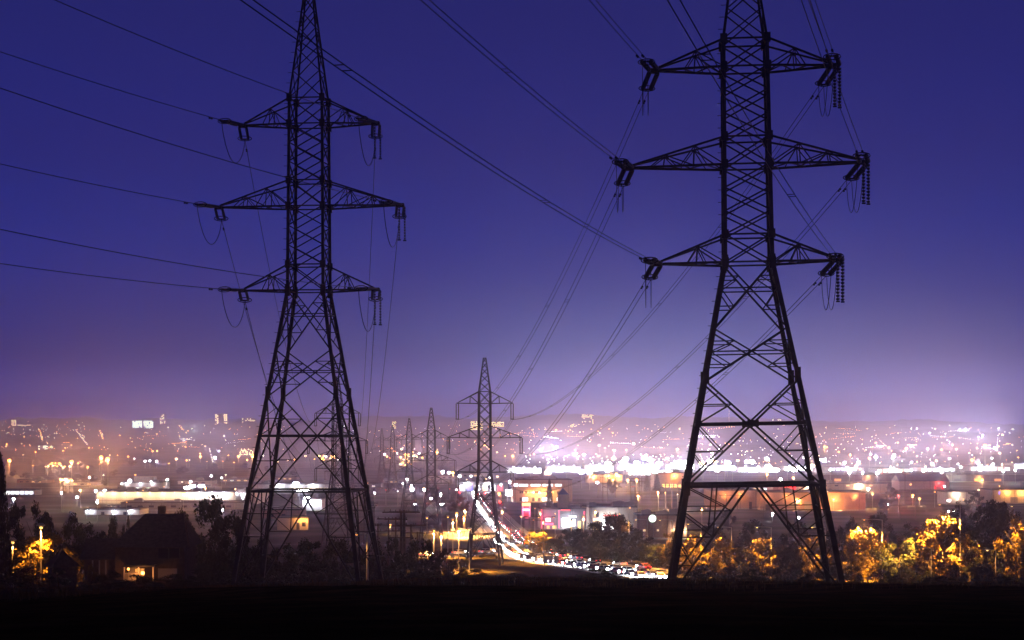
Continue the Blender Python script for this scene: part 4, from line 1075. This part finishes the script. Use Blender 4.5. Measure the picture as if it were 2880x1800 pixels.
for a in [('pair of tall poles with crossbeam, left of pair behind plaza roof', 1424, 1435, 1120, 1185, 1128),
          ('frame pole with crossbeam rising behind plaza end', 1489, 1510, 1135, 1196, 1137), ('frame pole with crossbeam behind clock building', 1573, 1587, 1140, 1206, 1146),
          ('far frame pole between two other frames, left of right tower', 1500, 1516, 1128, 1180, 1130), ('dark frame pole with wide beam, right of right tower', 2125, 2163, 1176, 1228, 1195),
          ('thin frame pole inside right tower legs', 1804, 1850, 1196, 1226, 1198), ('grey frame pole at left of right tower legs', 1716, 1742, 1168, 1206, 1170)]: hframe(*a)
for i, (xd, yt, yb) in enumerate([(1412, 1122, 1176), (1454, 1125, 1176), (1536, 1130, 1182), (1604, 1142, 1208), (2138, 1118, 1190), (2100, 1150, 1196), (2412, 1130, 1180)]):
    p = gp(xd, yb); pole('', xd, yt, p.y, [(0.6, 3.2)])['label'] = f'single wooden pole with short bar, {("left", "right", "middle")[i % 3]} of row {("behind plaza roof", "beside clock building", "right of the big tower")[i//3 if i < 6 else 2]}' if i < 6 else 'single wooden pole with short bar near right edge'

# ------------------------------------------------------------------ trees
TG = 'trees in the dark belt below the hill'
# left
for a in [('tall dark tree cut by left edge of picture', 0, 1072, 205, 70, 'conifer', 2), ('big dark tree behind the golden lit tree', 92, 1168, 262, 95, 'round', 0), ('dark tree left of the golden tree, second from left edge', 40, 1182, 250, 80, 'round', 2),
          ('dark tree with level top, left of dark house', 160, 1196, 268, 100, 'round', 0), ('dark low tree just left of house roof', 225, 1222, 262, 90, 'round', 2),
          ('small ragged tree behind house, left one of two', 268, 1200, 330, 40, 'round', 0), ('small ragged tree behind house, right one of two', 296, 1202, 325, 36, 'round', 0),
          ('round dark tree right of the dark house', 492, 1166, 250, 150, 'round', 2), ('dark side tree left of the round dark tree', 428, 1186, 262, 80, 'round', 0), ('lower dark tree right of the round dark tree', 550, 1206, 270, 90, 'round', 2),
          ('dark tree under left foot of left tower', 600, 1262, 255, 90, 'round', 2), ('dark low tree between left tower feet', 660, 1272, 262, 110, 'round', 0), ('dark tree behind left tower centre', 730, 1270, 268, 110, 'round', 2), ('dark tree at right foot of left tower', 800, 1258, 272, 100, 'round', 0)]:
    tree(*a[:5], a[5], a[6], TG)
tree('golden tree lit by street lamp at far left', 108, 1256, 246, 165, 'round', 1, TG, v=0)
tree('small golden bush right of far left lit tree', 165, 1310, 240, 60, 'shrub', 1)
tree('bush glowing orange beside house wing', 216, 1326, 229, 36, 'shrub', 1); tree('dark hedge bush in front of house porch', 262, 1345, 224, 80, 'shrub', 2); tree('dark hedge bush before garage door', 420, 1350, 226, 60, 'shrub', 2)
tree('dark bush at lower left corner of hill', 30, 1308, 214, 130, 'shrub', 2); tree('dark bush in front of garden shed', 128, 1338, 212, 90, 'shrub', 2); tree('low dark bush below house wing', 330, 1353, 210, 100, 'shrub', 2); tree('dark bush left of near tower before the store', 535, 1326, 214, 110, 'shrub', 2); tree('dark low bush at left foot of near tower', 630, 1346, 208, 90, 'shrub', 2); tree('dark bush below round dark tree', 480, 1330, 228, 90, 'shrub', 2)
# thicket in the middle
for i, a in enumerate([(890, 1258, 300, 70), (930, 1252, 302, 70), (975, 1262, 298, 80), (1010, 1258, 296, 75), (1040, 1285, 292, 70), (1068, 1312, 286, 70), (1095, 1335, 282, 60), (870, 1290, 280, 80), (950, 1300, 275, 110), (1010, 1318, 270, 100)]):
    tree(f'dark dense thicket bush at mid hill crest, {ORD[i]} of clump from left' if i < 7 else f'dark front bush of mid hill thicket, {("left", "middle", "right")[i-7]} one', *a, 'shrub', 2, 'bushes of the thicket')
# trees by the road and on the right
road_trees = [('golden lit tree beside the curving road', 1272, 1252, 525, 78, 'round', 1), ('dark round tree right of golden roadside tree', 1347, 1246, 505, 86, 'round', 2), ('dark tree in front of the glowing shop fronts', 1408, 1228, 500, 80, 'round', 0),
              ('tall dark tree below the plaza end', 1452, 1204, 495, 96, 'round', 2), ('dark tree left of clock building', 1490, 1232, 490, 80, 'round', 2), ('wide dark tree above the lower road end', 1440, 1268, 482, 100, 'round', 2), ('dark tree in front of brick clock building', 1512, 1275, 472, 110, 'round', 2), ('dark tree at left foot of big tower', 1572, 1290, 455, 90, 'round', 2),
              ('golden patch tree in front of tall dark tree', 1474, 1230, 480, 34, 'shrub', 1), ('golden tree left of big tower left leg', 1588, 1254, 448, 84, 'round', 1), ('golden low tree behind big tower left leg', 1640, 1262, 415, 90, 'round', 1), ('golden tree inside big tower legs, left side', 1712, 1262, 408, 84, 'round', 1),
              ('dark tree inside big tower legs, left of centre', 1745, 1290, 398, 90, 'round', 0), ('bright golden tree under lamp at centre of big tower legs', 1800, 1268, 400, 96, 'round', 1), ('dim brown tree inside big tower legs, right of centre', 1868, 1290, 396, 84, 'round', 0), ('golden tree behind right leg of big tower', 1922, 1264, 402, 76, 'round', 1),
              ('brightest golden tree just right of big tower', 2050, 1240, 404, 112, 'round', 1), ('golden low bushy tree at right foot of big tower', 2022, 1296, 396, 84, 'round', 1), ('dark tree right of brightest golden tree', 2122, 1262, 400, 120, 'round', 2), ('large golden lit tree on the right', 2230, 1216, 392, 150, 'round', 1),
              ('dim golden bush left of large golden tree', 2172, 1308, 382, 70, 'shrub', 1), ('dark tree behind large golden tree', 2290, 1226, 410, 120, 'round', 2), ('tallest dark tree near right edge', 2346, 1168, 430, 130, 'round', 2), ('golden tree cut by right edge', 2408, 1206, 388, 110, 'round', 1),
              ('small golden bush near right edge', 2340, 1320, 365, 44, 'shrub', 1), ('low golden bush under large golden tree', 2255, 1336, 372, 60, 'shrub', 1), ('dark tree near lower right edge', 2318, 1270, 385, 100, 'round', 2), ('dark tree below the ribbed warehouse', 2005, 1212, 470, 60, 'round', 2), ('dark bushy tree right of ribbed warehouse', 2075, 1208, 480, 84, 'round', 2),
              ('dark tree between warehouse and right frame pole', 2150, 1226, 470, 90, 'round', 2), ('dark tree beneath pale hall', 2215, 1200, 500, 80, 'round', 2), ('dark tree left of tallest dark tree', 2272, 1176, 520, 70, 'round', 0), ('dark low tree behind big tower left leg', 1680, 1236, 460, 100, 'round', 2), ('dark low tree behind centre of big tower legs', 1780, 1226, 470, 90, 'round', 2), ('dark low tree behind right leg of big tower', 1880, 1232, 465, 100, 'round', 2), ('dark tree behind brightest golden tree', 1965, 1244, 450, 80, 'round', 2)]
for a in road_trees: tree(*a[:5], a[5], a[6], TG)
mid = [('orange lit tree left of tower by the road', 1092, 1172, 1000, 40, 'round', 1), ('dark tree left of orange lit tree on plain', 1062, 1178, 1000, 44, 'round', 0), ('dark tree behind hazy tower by white sign', 1030, 1150, 1150, 30, 'round', 0),
       ('pair tree behind frame poles, left one', 1528, 1122, 1420, 22, 'conifer', 0), ('pair tree behind frame poles, right one', 1552, 1120, 1420, 24, 'conifer', 0), ('rounded orange lit tree right of office block', 1446, 1127, 1350, 34, 'round', 1), ('bare topped tree in front of office block', 1298, 1132, 1000, 26, 'conifer', 0),
       ('dark shrub row left of pylon sign', 1180, 1186, 950, 40, 'round', 2), ('tree beside blue roofed hall', 2106, 1150, 1150, 34, 'round', 0), ('dim tree left of pale hall', 2300, 1158, 1000, 50, 'round', 2), ('dim tree right of ribbed warehouse wall', 2088, 1176, 950, 36, 'round', 2), ('dim tree at left foot of ribbed warehouse', 1720, 1196, 800, 40, 'round', 2)]
for a in mid: tree(*a[:5], a[5], a[6], 'trees on the plain')
bl = []
for area, x0, x1, y0, y1, n, hpx in (('behind long lit store', 60, 720, 1096, 1130, 16, 17), ('around the hazy left plain lamps', 130, 640, 1066, 1090, 12, 11), ('on plain beyond receding towers', 850, 1120, 1096, 1128, 10, 13), ('between left edge shop and white building', 20, 280, 1126, 1150, 8, 17), ('beyond very long dark roof', 1960, 2410, 1066, 1094, 14, 9)):
    lst = []
    for i in range(n):
        xd = x0+(x1-x0)*(i+R.random())/n; yb = R.uniform(y0, y1); p = gp(xd, yb)
        lst.append(tree('', xd, yb-hpx*R.uniform(0.7, 1.3), p.y, R.uniform(18, 44), 'far', 2, 'trees on the plain'))
    rank(lst, f'dim far tree {area}, #')

# ------------------------------------------------------------------ lamps
SL = 'street lamps'
def lamp_at(label, xd, yt, yb, color, P, style='mast', arm=0.0, px=0.5, lvl='top', d=None, pole='pole_metal', name=None, rz=0.0, thick=1.0, spot=False, group=SL):
    if d is None: p = gp(xd, yb)
    else: p = Vector((U(xd)*d, d, T(U(xd)*d, d)))
    h = max(4.0, EYE+V(yt)*p.y-p.z)
    if d is None and color in ('orange', 'yellow') and p.y < 1700: P *= 1.1
    return street_lamp(label, p, h, color, P, arm, max(0.2, px*p.y/FPX), lvl, name or ('floodlight_mast' if style == 'flood' else 'street_lamp'), group, pole, rz, style, thick*max(1, p.y/900), spot)
# golden lit trees: lamps with long arms over them
for (lab, xp, yt, d, arm, P, c) in [('lamp on long arm above golden tree at centre of big tower legs', 1822, 1246, 402, -2.6, 14.13e4, 'gold'), ('lamp on long arm above brightest golden tree', 2084, 1228, 405, -3.4, 112.51e4, 'gold'),
        ('lamp on long arm above large golden tree', 2268, 1192, 393, -3.8, 110.729e4, 'gold'), ('lamp hidden behind right leg of big tower', 1950, 1246, 404, -2.4, 13.22e4, 'gold'), ('lamp on arm in front of clock building, left one', 1529, 1228, 470, -2.4, 12.6e3, 'gold'),
        ('lamp on arm in front of clock building, right one', 1589, 1229, 452, -2.6, 7e4, 'gold'), ('lamp beside golden tree at big tower left leg', 1656, 1238, 417, -2.4, 13.22e4, 'gold'), ('lamp at right edge above golden tree', 2432, 1196, 389, -3.2, 14.13e4, 'gold')]:
    lamp_at(lab, xp, yt, None, c, P, 'arm', arm, 0.4, 'hi', d)
lamp_at('lamp by golden tree beside curving road', 1250, 1222, None, 'gold', 1.3e5, 'arm', 2.2, 0.3, 'hi', 522, 'dark_metal')
lamp_at('lamp shining over far left golden tree', 97, 1243, None, 'gold', 8e4, 'mast', 0, 0.5, 'hi', 243)
lamp_at('small orange lamp at far left behind bushes', 30, 1278, None, 'gold', 6e3, 'mast', 0, 1.4, 'hi', 246)
r = lamp_at('slim lamp post lit orange, right of left tower foot', 868, 1262, None, 'orange', 2600, 'arm', -0.8, 0.2, 'mid', 206, 'pole_metal')
lamp_at('lamp shining on golden bush near right edge', 2352, 1300, None, 'gold', 5e3, 'arm', -1.2, 0.3, 'hi', 366)
lamp_at('low lamp beyond dark tree at lower right edge', 2200, 1296, None, 'gold', 6e3, 'arm', -1.2, 0.3, 'mid', 366)
lamp_at('added lamp over golden patch tree below plaza end', 1486, 1214, None, 'gold', 6e4, 'arm', -2.0, 0.3, 'hi', 482)  # lamp added to light the golden patch tree
lamp_at('added lamp on long arm inside left side of big tower legs', 1728, 1246, None, 'gold', 9e4, 'arm', -2.4, 0.3, 'hi', 411)  # added so the tree between the left legs is lit gold
# tall dark posts along the road, their orange spots lighting the ground
for i, (xd, yt, yb) in enumerate([(1206, 1219, 1318), (1236, 1228, 1332), (1259, 1230, 1330), (1284, 1222, 1330), (1141, 1216, 1300), (1160, 1190, 1250)]):
    lamp_at(f'tall dark lamp post with short arm and faint head by the road, {("second from left", "third from left", "fourth from left", "rightmost", "leftmost", "farthest")[i]}', xd, yt, yb, 'orange', 4e4, 'arm', 2.2, 0.16, 'lo', pole='dark_metal', group='dark lamp posts along the road')
# named bright lamps
for a in [('orange lamp by car park, left of pair near side road', 1079, 1211, 1258, 'orange', 3.2e5, 'mast'), ('orange lamp by car park, right of pair near side road', 1096, 1219, 1268, 'orange', 3.2e5, 'mast'), ('orange lamp glowing just above dark thicket', 922, 1243, 1262, 'orange', 8e3, 'mast'),
          ('white floodlight blazing beside the white vertical sign', 961, 1131, 1166, 'white', 1.2e5, 'mast'), ('white lamp right of the white vertical sign', 1002, 1155, 1186, 'white', 2e4, 'mast'), ('white lamp below hazy tower by white sign', 1043, 1190, 1213, 'white', 1e4, 'mast'), ('orange lamp behind crossarm of tower by white sign', 1032, 1066, 1135, 'orange', 1e5, 'mast'),
          ('white twin lamp by orange lit tree on plain', 1018, 1176, 1202, 'white', 8e3, 'mast'),
          ('orange lamp left of white billboard', 1179, 1163, 1184, 'orange', 2e4, 'mast'), ('white lamp right of office block', 1411, 1138, 1170, 'white', 4e4, 'mast'), ('orange lamp before glare, left of pair behind frame poles', 1483, 1132, 1165, 'orange', 6e4, 'mast'), ('orange lamp before glare, right of pair behind frame poles', 1504, 1132, 1165, 'orange', 6e4, 'mast'),
          ('orange lamp above rounded tree right of office block', 1448, 1130, 1166, 'orange', 5e4, 'mast'), ('white glare lamp at left leg of big tower', 1612, 1182, 1206, 'white', 3e4, 'mast'), ('yellow lamp beside glare near big tower', 1456, 1118, 1150, 'yellow', 5e4, 'mast'),
          ('large orange lamp inside big tower legs', 1885, 1177, 1206, 'orange', 2.5e4, 'mast'), ('large orange lamp just right of big tower leg', 1969, 1177, 1207, 'orange', 2.5e4, 'mast'), ('orange lamp right of ribbed warehouse', 2156, 1168, 1196, 'orange', 2.2e4, 'mast'), ('small orange lamp beside lamp right of warehouse', 2172, 1177, 1196, 'orange', 8e3, 'mast'),
          ('orange lamp before very long dark roof, near right edge', 2320, 1132, 1152, 'orange', 4e4, 'mast'), ('greenish white lamp on warehouse corner', 2051, 1153, 1176, 'green', 1.5e4, 'mast'), ('white lamp low between golden trees, left of big tower centre', 1825, 1214, 1232, 'white', 6e3, 'mast'), ('white lamp low between dark trees inside big tower legs', 1887, 1223, 1242, 'white', 6e3, 'mast'),
          ('white lamp at foot of ribbed warehouse right end', 2098, 1197, 1208, 'white', 8e3, 'mast'), ('white lamp pair left one beside large golden tree', 2241, 1212, 1226, 'white', 4e3, 'mast'), ('white lamp pair right one beside large golden tree', 2252, 1212, 1226, 'white', 4e3, 'mast'),
          ('white lamp at top of warehouse inside big tower legs', 1844, 1131, 1165, 'white', 3e4, 'mast'), ('orange lamp above belt beam of big tower', 1874, 1127, 1160, 'orange', 6e4, 'mast'), ('orange lamp left of belt beam lamp in big tower', 1812, 1118, 1150, 'orange', 5e4, 'mast'),
          ('white lamp peeping over dark trees behind house, leftmost', 205, 1212, 1226, 'white', 1.0e4, 'mast'), ('white lamp peeping over dark trees behind house, middle', 268, 1211, 1226, 'white', 1.0e4, 'mast'), ('white lamp peeping over dark trees behind house, rightmost', 306, 1210, 1226, 'white', 1.0e4, 'mast'),
          ('white lamp in dark tree right of house', 526, 1204, 1222, 'white', 5e3, 'mast'), ('white lamp at far left above dark trees', 32, 1177, 1196, 'white', 1.2e4, 'mast'), ('white lamp low at left end of long lit store', 182, 1173, 1196, 'white', 2e4, 'mast'), ('white lamp on mast, left of pair at store end', 226, 1158, 1190, 'white', 2e4, 'mast'), ('white lamp on mast, right of pair at store end', 247, 1157, 1190, 'white', 2e4, 'mast'), ('small white lamp below store end masts', 230, 1190, 1202, 'white', 1e4, 'mast')]:
    o = lamp_at(a[0], a[1], a[2], a[3], a[4], a[5], a[6], px=1.3 if a[5] >= 1e4 else 0.9)
for a in [('floodlight mast blazing over long lit store, left of cluster', 443, 1153, 1194), ('floodlight mast blazing over long lit store, middle of cluster', 455, 1150, 1196), ('floodlight mast blazing over long lit store, right of cluster', 476, 1149, 1194), ('floodlight seen through left tower legs, upper left', 700, 1143, 1180), ('floodlight seen through left tower legs, lower left', 707, 1162, 1198), ('floodlight seen through left tower legs, right', 722, 1158, 1190), ('floodlight low in left tower legs', 726, 1178, 1200)]:
    lamp_at(a[0], a[1], a[2], a[3], 'white', 5e4, 'flood', px=1.2)
for a in [('tall orange highway lamp nearest left edge', 22, 1086, 1126), ('tall orange highway lamp above hazy plain, second from left', 169, 1089, 1136), ('tall orange highway lamp, left of close pair', 239, 1078, 1146), ('tall orange highway lamp, right of close pair', 255, 1082, 1150), ('tall orange highway lamp beside left tower leg', 597, 1075, 1130), ('tall orange lamp on right hand plain', 2327, 1051, 1102)]:
    lamp_at(a[0], a[1], a[2], a[3], 'orange', 1.7e5, 'mast', px=1.9)
# areas of smaller lamps, each with a pole of its own
def area(fmt, n, x0, x1, y0, y1, h, cols, P, px, style='mast', frac=1.0, lightp=0.6, bias=None):
    """bulbs scattered in one small area of the town; the order from the left tells them apart"""
    lst = []
    for i in range(n):
        xd = x0+(x1-x0)*(i+R.random())/n; f = R.random() if bias is None else R.random()**bias; yd = y0+(y1-y0)*f
        p = gp(xd, yd, h); c = R.choice(cols); k = R.choice((0.6, 0.8, 1.0, 1.0, 1.35))
        lst.append(street_lamp('', Vector((p.x, p.y, p.z-h)) if False else Vector((p.x, p.y, T(p.x, p.y))), h, c, (P*(1 if c in ('white', 'green') or p.y < 900 else 0.55) if p.y < 2150 else (P*0.22 if p.y < 2900 else P*((2.2 if c in ('white', 'green') else 1.0) if p.y > 3500 else 1.0)))*k*k*R.uniform(0.6, 1.5) if R.random() < lightp else 0, 0, max(0.2, 1.5*px*k*p.y/FPX), 'top' if k > 0.7 else 'hi', 'floodlight_mast' if style == 'flood' else 'street_lamp', SL, 'pole_metal', 0, style, max(1, p.y/900)))
    rank(lst, fmt)
WW = ['white', 'white', 'white', 'green', 'warm']; OO = ['orange', 'orange', 'orange', 'warm']; MX = ['orange', 'orange', 'white', 'warm']
area('small orange lamp in bright cluster on left plain, # of upper row', 12, 110, 150, 1092, 1104, 9, OO, 6e4, 0.55)
area('orange lamp in low cluster below tall left highway lamps, # of row', 9, 140, 172, 1130, 1136, 9, ['orange', 'yellow', 'warm'], 4e4, 0.6)
area('orange lamp near tall highway pair, # of row', 8, 75, 235, 1088, 1110, 9, MX, 8e4, 0.6)
area('lamp in row beyond the white two storey building, # of row', 16, 285, 600, 1076, 1094, 10, MX, 9e4, 0.6)
area('lamp low on hazy plain above long lit store, # of row', 12, 205, 560, 1120, 1142, 9, ['white', 'green', 'orange', 'white'], 1.5e4, 0.45)
area('lamp behind left tower body, # of row', 12, 610, 860, 1072, 1090, 10, MX, 1.2e5, 0.65)
area('lamp in orange cluster left of receding towers, # of cluster', 8, 750, 800, 1076, 1084, 10, ['orange', 'yellow', 'white'], 8e4, 0.8)
area('lamp in bright cluster beside receding towers, # of cluster', 16, 905, 1000, 1056, 1082, 10, OO+['white'], 1e5, 0.7)
area('lamp on streak of street going uphill right of receding towers, # of streak', 8, 945, 972, 1082, 1100, 8, OO, 6e4, 0.6)
area('lamp on plain around white vertical sign, # of row', 12, 840, 1090, 1140, 1172, 9, ['white', 'orange', 'white', 'red'], 1.5e4, 0.45)
area('lamp around foot of tower by the road, # of row', 12, 1040, 1210, 1112, 1146, 10, ['white', 'orange', 'white', 'warm'], 4e4, 0.7)
area('small lamp in the haze between road tower and glare, # of row', 12, 1120, 1480, 1050, 1080, 10, OO+['warm'], 1.2e5, 0.55)
area('white floodlight in glare band, # of front row', 18, 1215, 1700, 1098, 1118, 13, WW, 3.0e5, 1.0, 'flood', lightp=1.0)
area('white floodlight in glare band, # of back row', 16, 1420, 1720, 1082, 1096, 14, WW, 7.5e5, 1.3, 'flood', lightp=1.0)
area('white floodlight blazing beside big tower right leg, # of row', 14, 1700, 1960, 1078, 1112, 13, WW+['orange'], 2.5e5, 0.9, 'flood', lightp=1.0)
area('white lamp in dense lights above very long dark roof, # of front row', 18, 1960, 2410, 1094, 1116, 12, WW, 4e5, 0.75, lightp=0.7)
area('lamp in dense lights above very long dark roof, # of middle row', 18, 1960, 2410, 1074, 1096, 12, WW+OO, 2e5, 0.85, lightp=0.8)
area('lamp in dense lights above very long dark roof, # of back row', 16, 1940, 2410, 1052, 1074, 12, MX+['white'], 1.7e5, 0.7, lightp=0.8)
area('lamp on right hills at skyline, # of row', 12, 2130, 2410, 1010, 1034, 12, WW, 3e5, 0.6)
area('lamp on right hillside above dense lights, # of row', 14, 1950, 2410, 1036, 1056, 12, MX, 2.5e5, 0.5)
area('lamp on warehouse yards right of big tower, # of row', 9, 2060, 2400, 1142, 1200, 9, MX+['red', 'orange'], 8e4, 0.5)
area('lamp on hills below tallest hazy block, # of row', 14, 1255, 1460, 1010, 1022, 12, OO+['yellow'], 2e5, 0.45)
area('lamp on left hills above the plain, # of row', 14, 10, 600, 1022, 1056, 10, OO+['white', 'white'], 1.3e5, 0.45)
area('lamp on left hillside streets, # of lower row', 14, 20, 620, 1054, 1076, 10, OO+['white'], 1.2e5, 0.5)

area('added orange lamp on dark plain left of curving road, # of row', 8, 1000, 1120, 1190, 1262, 10, ['orange'], 2.2e5, 0.4)  # lamps added to warm the dark ground of the middle plain
area('added orange lamp on plain right of curving road, # of row', 8, 1180, 1420, 1190, 1235, 10, ['orange', 'orange', 'red'], 5e4, 0.35)  # more added lamps, for reddish ground beside the road
area('added dim orange lamp on yards behind frame poles, # of row', 8, 1400, 1660, 1160, 1200, 10, ['orange', 'orange', 'warm'], 6e4, 0.4)  # added as well, to tint the yards orange
area('orange lamp on left plain below tall lamps, # of row', 10, 130, 600, 1146, 1186, 10, ['orange', 'white', 'warm'], 3e4, 0.4)

area('added white floodlight in pale haze above glare band, # of row', 12, 1250, 1720, 1046, 1082, 14, ['white', 'white', 'warm'], 1.1e6, 0.5, 'flood', lightp=1.0)  # floodlights added to brighten the haze over the centre hills
area('added lamp near far hill skyline left of big tower, # of row', 12, 20, 1240, 1006, 1014, 12, ['white', 'warm', 'green'], 2.4e5, 0.35, lightp=1.0)  # hilltop lamps added to lift the haze towards the sky's brightness
area('added lamp near far hill skyline at right, # of row', 10, 1300, 2410, 1004, 1014, 12, ['white', 'warm'], 3.2e5, 0.35, lightp=1.0)  # same added haze lighting for the right hand ridge
# far specks of town light, too many to count
def far_lights():
    mats = [E['orange']['far'], E['warm']['far'], E['white']['far'], E['green']['far'], E['red']['far'], M['pole_metal']]
    mb = MB()
    def put_l(xd, yd, k, ci):
        p = gp(xd, yd); 
        if p.y < 1500: return
        s = k*p.y/FPX; h = 7+2*s; z = T(p.x, p.y)
        mb.cur = ci; mb.ball((p.x, p.y, z+h), s, 5, 4, 1.0)
        mb.cur = 5; mb.bar((p.x, p.y, z-0.5), (p.x, p.y, z+h), 0.25)
    for (n, x0, x1, y0, y1, ks, cs) in ((110, 0, 700, 1012, 1075, (0.2, 0.42), (0, 0, 1, 1, 2)), (70, 0, 200, 1000, 1040, (0.2, 0.4), (0, 1, 3)), (110, 820, 1300, 1010, 1080, (0.22, 0.42), (0, 0, 1, 2)),
                                        (90, 1240, 1700, 1010, 1070, (0.22, 0.42), (0, 1, 1, 2)), (130, 1900, 2419, 1030, 1115, (0.15, 0.5), (0, 1, 2, 2, 3)), (40, 1950, 2419, 1014, 1045, (0.15, 0.4), (1, 2, 0)), (120, 1650, 1960, 1030, 1110, (0.25, 0.5), (0, 1, 2, 2)), (100, 1240, 1700, 1085, 1112, (0.3, 0.6), (2, 2, 1))):
        for _ in range(n): put_l(R.uniform(x0, x1), y0+(y1-y0)*R.random(), R.uniform(*ks), R.choice(cs))
    for _ in range(46):                                                # streets: strings of lamps along and up the slopes
        x = R.choice((R.uniform(0, 600), R.uniform(900, 1350), R.uniform(1300, 1680), R.uniform(1930, 2380), R.uniform(1930, 2380))); y = R.uniform(1016, 1072); a = R.choice((R.uniform(-0.25, 0.25), R.uniform(-0.25, 0.25), R.uniform(0.9, 1.7)))
        c = R.choice((0, 0, 1, 2)); st = R.uniform(2.6, 6.0); k0 = R.choice((0.2, 0.25, 0.3, 0.45))
        for i in range(R.randrange(5, 13)): put_l(x+i*st*cos(a), y+i*st*sin(a)*0.6, k0*R.uniform(0.7, 1.3), c)
    for (x, y) in ((92, 1022), (94, 1026), (96, 1031), (97, 1036), (98, 1041), (99, 1046), (236, 1026), (238, 1031), (240, 1036), (241, 1040), (243, 1044), (424, 1014), (428, 1018), (430, 1022), (440, 1030), (444, 1026)): put_l(x, y, 0.6, 0)
    o = mb.build('town_lights', mats); tag(o, 'countless tiny town lights scattered over the far hazy hills', 'town lights', kind='stuff')
far_lights()

more = [('dark full tree behind kerb posts, left of centre', 1376, 1240, 490, 96, 'round', 2), ('dark full tree between plaza and lower road end', 1420, 1246, 474, 104, 'round', 0), ('dark full tree above lower road end', 1466, 1250, 462, 110, 'round', 2),
        ('dark full tree hiding foot of clock building', 1536, 1262, 462, 104, 'round', 2), ('dark low tree touching big tower left leg', 1600, 1286, 440, 90, 'round', 0), ('small dark roadside tree next to golden tree', 1310, 1268, 512, 64, 'round', 2)]
for a in more: tree(*a[:5], a[5], a[6], TG)
lst = []
for i in range(16):
    xd = 40+155*i+R.uniform(-60, 60); d = R.uniform(150, 205); x = U(xd)*d; z = T(x, d); hh = R.uniform(0.5, 1.5)
    lst.append(tree('', xd, (HOR-(z+hh-EYE)/d*FPX)/K, d, R.uniform(1.2, 4.5)/mpp(d), 'shrub', 2, 'weed clumps along the hill crest', 'weed_clump'))
rank(lst, 'low dark weed clump on the near hill crest, #')
# dark bushes along the foot of the hill on the right
for i in range(13):
    xd = 1660+60*i+R.uniform(-12, 12); tree(f'low dark bush at foot of hill beneath golden trees, {ORD[i]} from left', xd, R.uniform(1318, 1346), R.uniform(350, 372), R.uniform(60, 100), 'shrub', 2, 'low dark bushes at the foot of the hill')
# ------------------------------------------------------------------ roadside posts and small signs
for i in range(14):
    t = i/13; p = gp(1262+300*t, 1332+34*t+2*sin(t*7)); r = thing('bollard', f'{ORD[i]} short dark post from left along near kerb of curving road', 'post', p, 0, 'posts along the near kerb')
    MB().tube([(0, 0, -0.2), (0, 0, 1.5), (0, 0, 1.62)], [0.13, 0.12, 0.06], 8).build('post', M['dark_metal'], r); MB().box((0, -0.12, 1.3), (0.16, 0.05, 0.16)).build('reflector', M['white_paint'], r)
p = gp(1301, 1339); r = thing('road_sign', 'white panelled sign board seen from its back by the near kerb', 'sign', p)
for s in (-1.4, 0, 1.4): MB().box((s, 0, 0.9), (0.12, 0.12, 1.9)).build('post', M['pole_metal'], r)
for s in (-1.2, 0, 1.2): MB().box((s, -0.1, 1.75), (1.14, 0.06, 1.7)).build('panel', M['pale'], r)
for i, (xd, yt, yb, c) in enumerate([(1128, 1172, 1190, 'red'), (1146, 1170, 1188, 'red'), (1181, 1190, 1215, 'red'), (1086, 1168, 1186, 'red')]):
    p = gp(xd, yb); h = max(5, EYE+V(yt)*p.y-p.z); r = thing('traffic_light', f'red traffic light at far junction, {("second from left", "third from left", "rightmost", "leftmost")[i]}', 'traffic light', p, 0, 'traffic lights')
    MB().tube([(0, 0, -0.3), (0, 0, h)], 0.12, 6).build('pole', M['dark_metal'], r); hd = MB().box((0, -0.15, h+0.3), (0.7, 0.4, 1.9)).build('signal_head', M['dark_metal'], r)
    MB().ball((0, -0.4, h+0.9), 0.6, 8, 5).build('lens', E['red']['hi'], hd); lamp(r, 'POINT', 9000, LC['red'], (0, -1.0, h+0.9), 0.3)

# ------------------------------------------------------------------ grass on the near hill
def grass():
    mb = MB(); r = random.Random(5)
    for _ in range(15000):
        d = 62+150*r.random()**0.6; x = r.uniform(-1, 1)*(d*0.275+2); z = T(x, d)
        c = 0.5+0.5*sin(x*0.35+d*0.11)*sin(d*0.05+x*0.13)
        for _ in range(2):
            h = r.uniform(0.1, 0.34)*(0.4+1.3*c*c)*(2.2 if r.random() < 0.015 else 1); a = r.uniform(0, 6.28); w = r.uniform(0.006, 0.014)*(1+d/40); ln = r.uniform(0.05, 0.35)*h
            bx, by = x+r.uniform(-.2, .2), d+r.uniform(-.2, .2)
            mb.add([(bx-w*cos(a), by-w*sin(a), z-0.1), (bx+w*cos(a), by+w*sin(a), z-0.1), (bx+ln*cos(a+1), by+ln*sin(a+1), z+h)], [(0, 1, 2)])
    o = mb.build('grass', mat('dry grass', (0.05, 0.038, 0.016), 1.0, col2=(0.1, 0.066, 0.026), scale=0.4, spec=0.0)); tag(o, 'dark rough grass on the near hilltop', 'grass', kind='stuff')
grass()
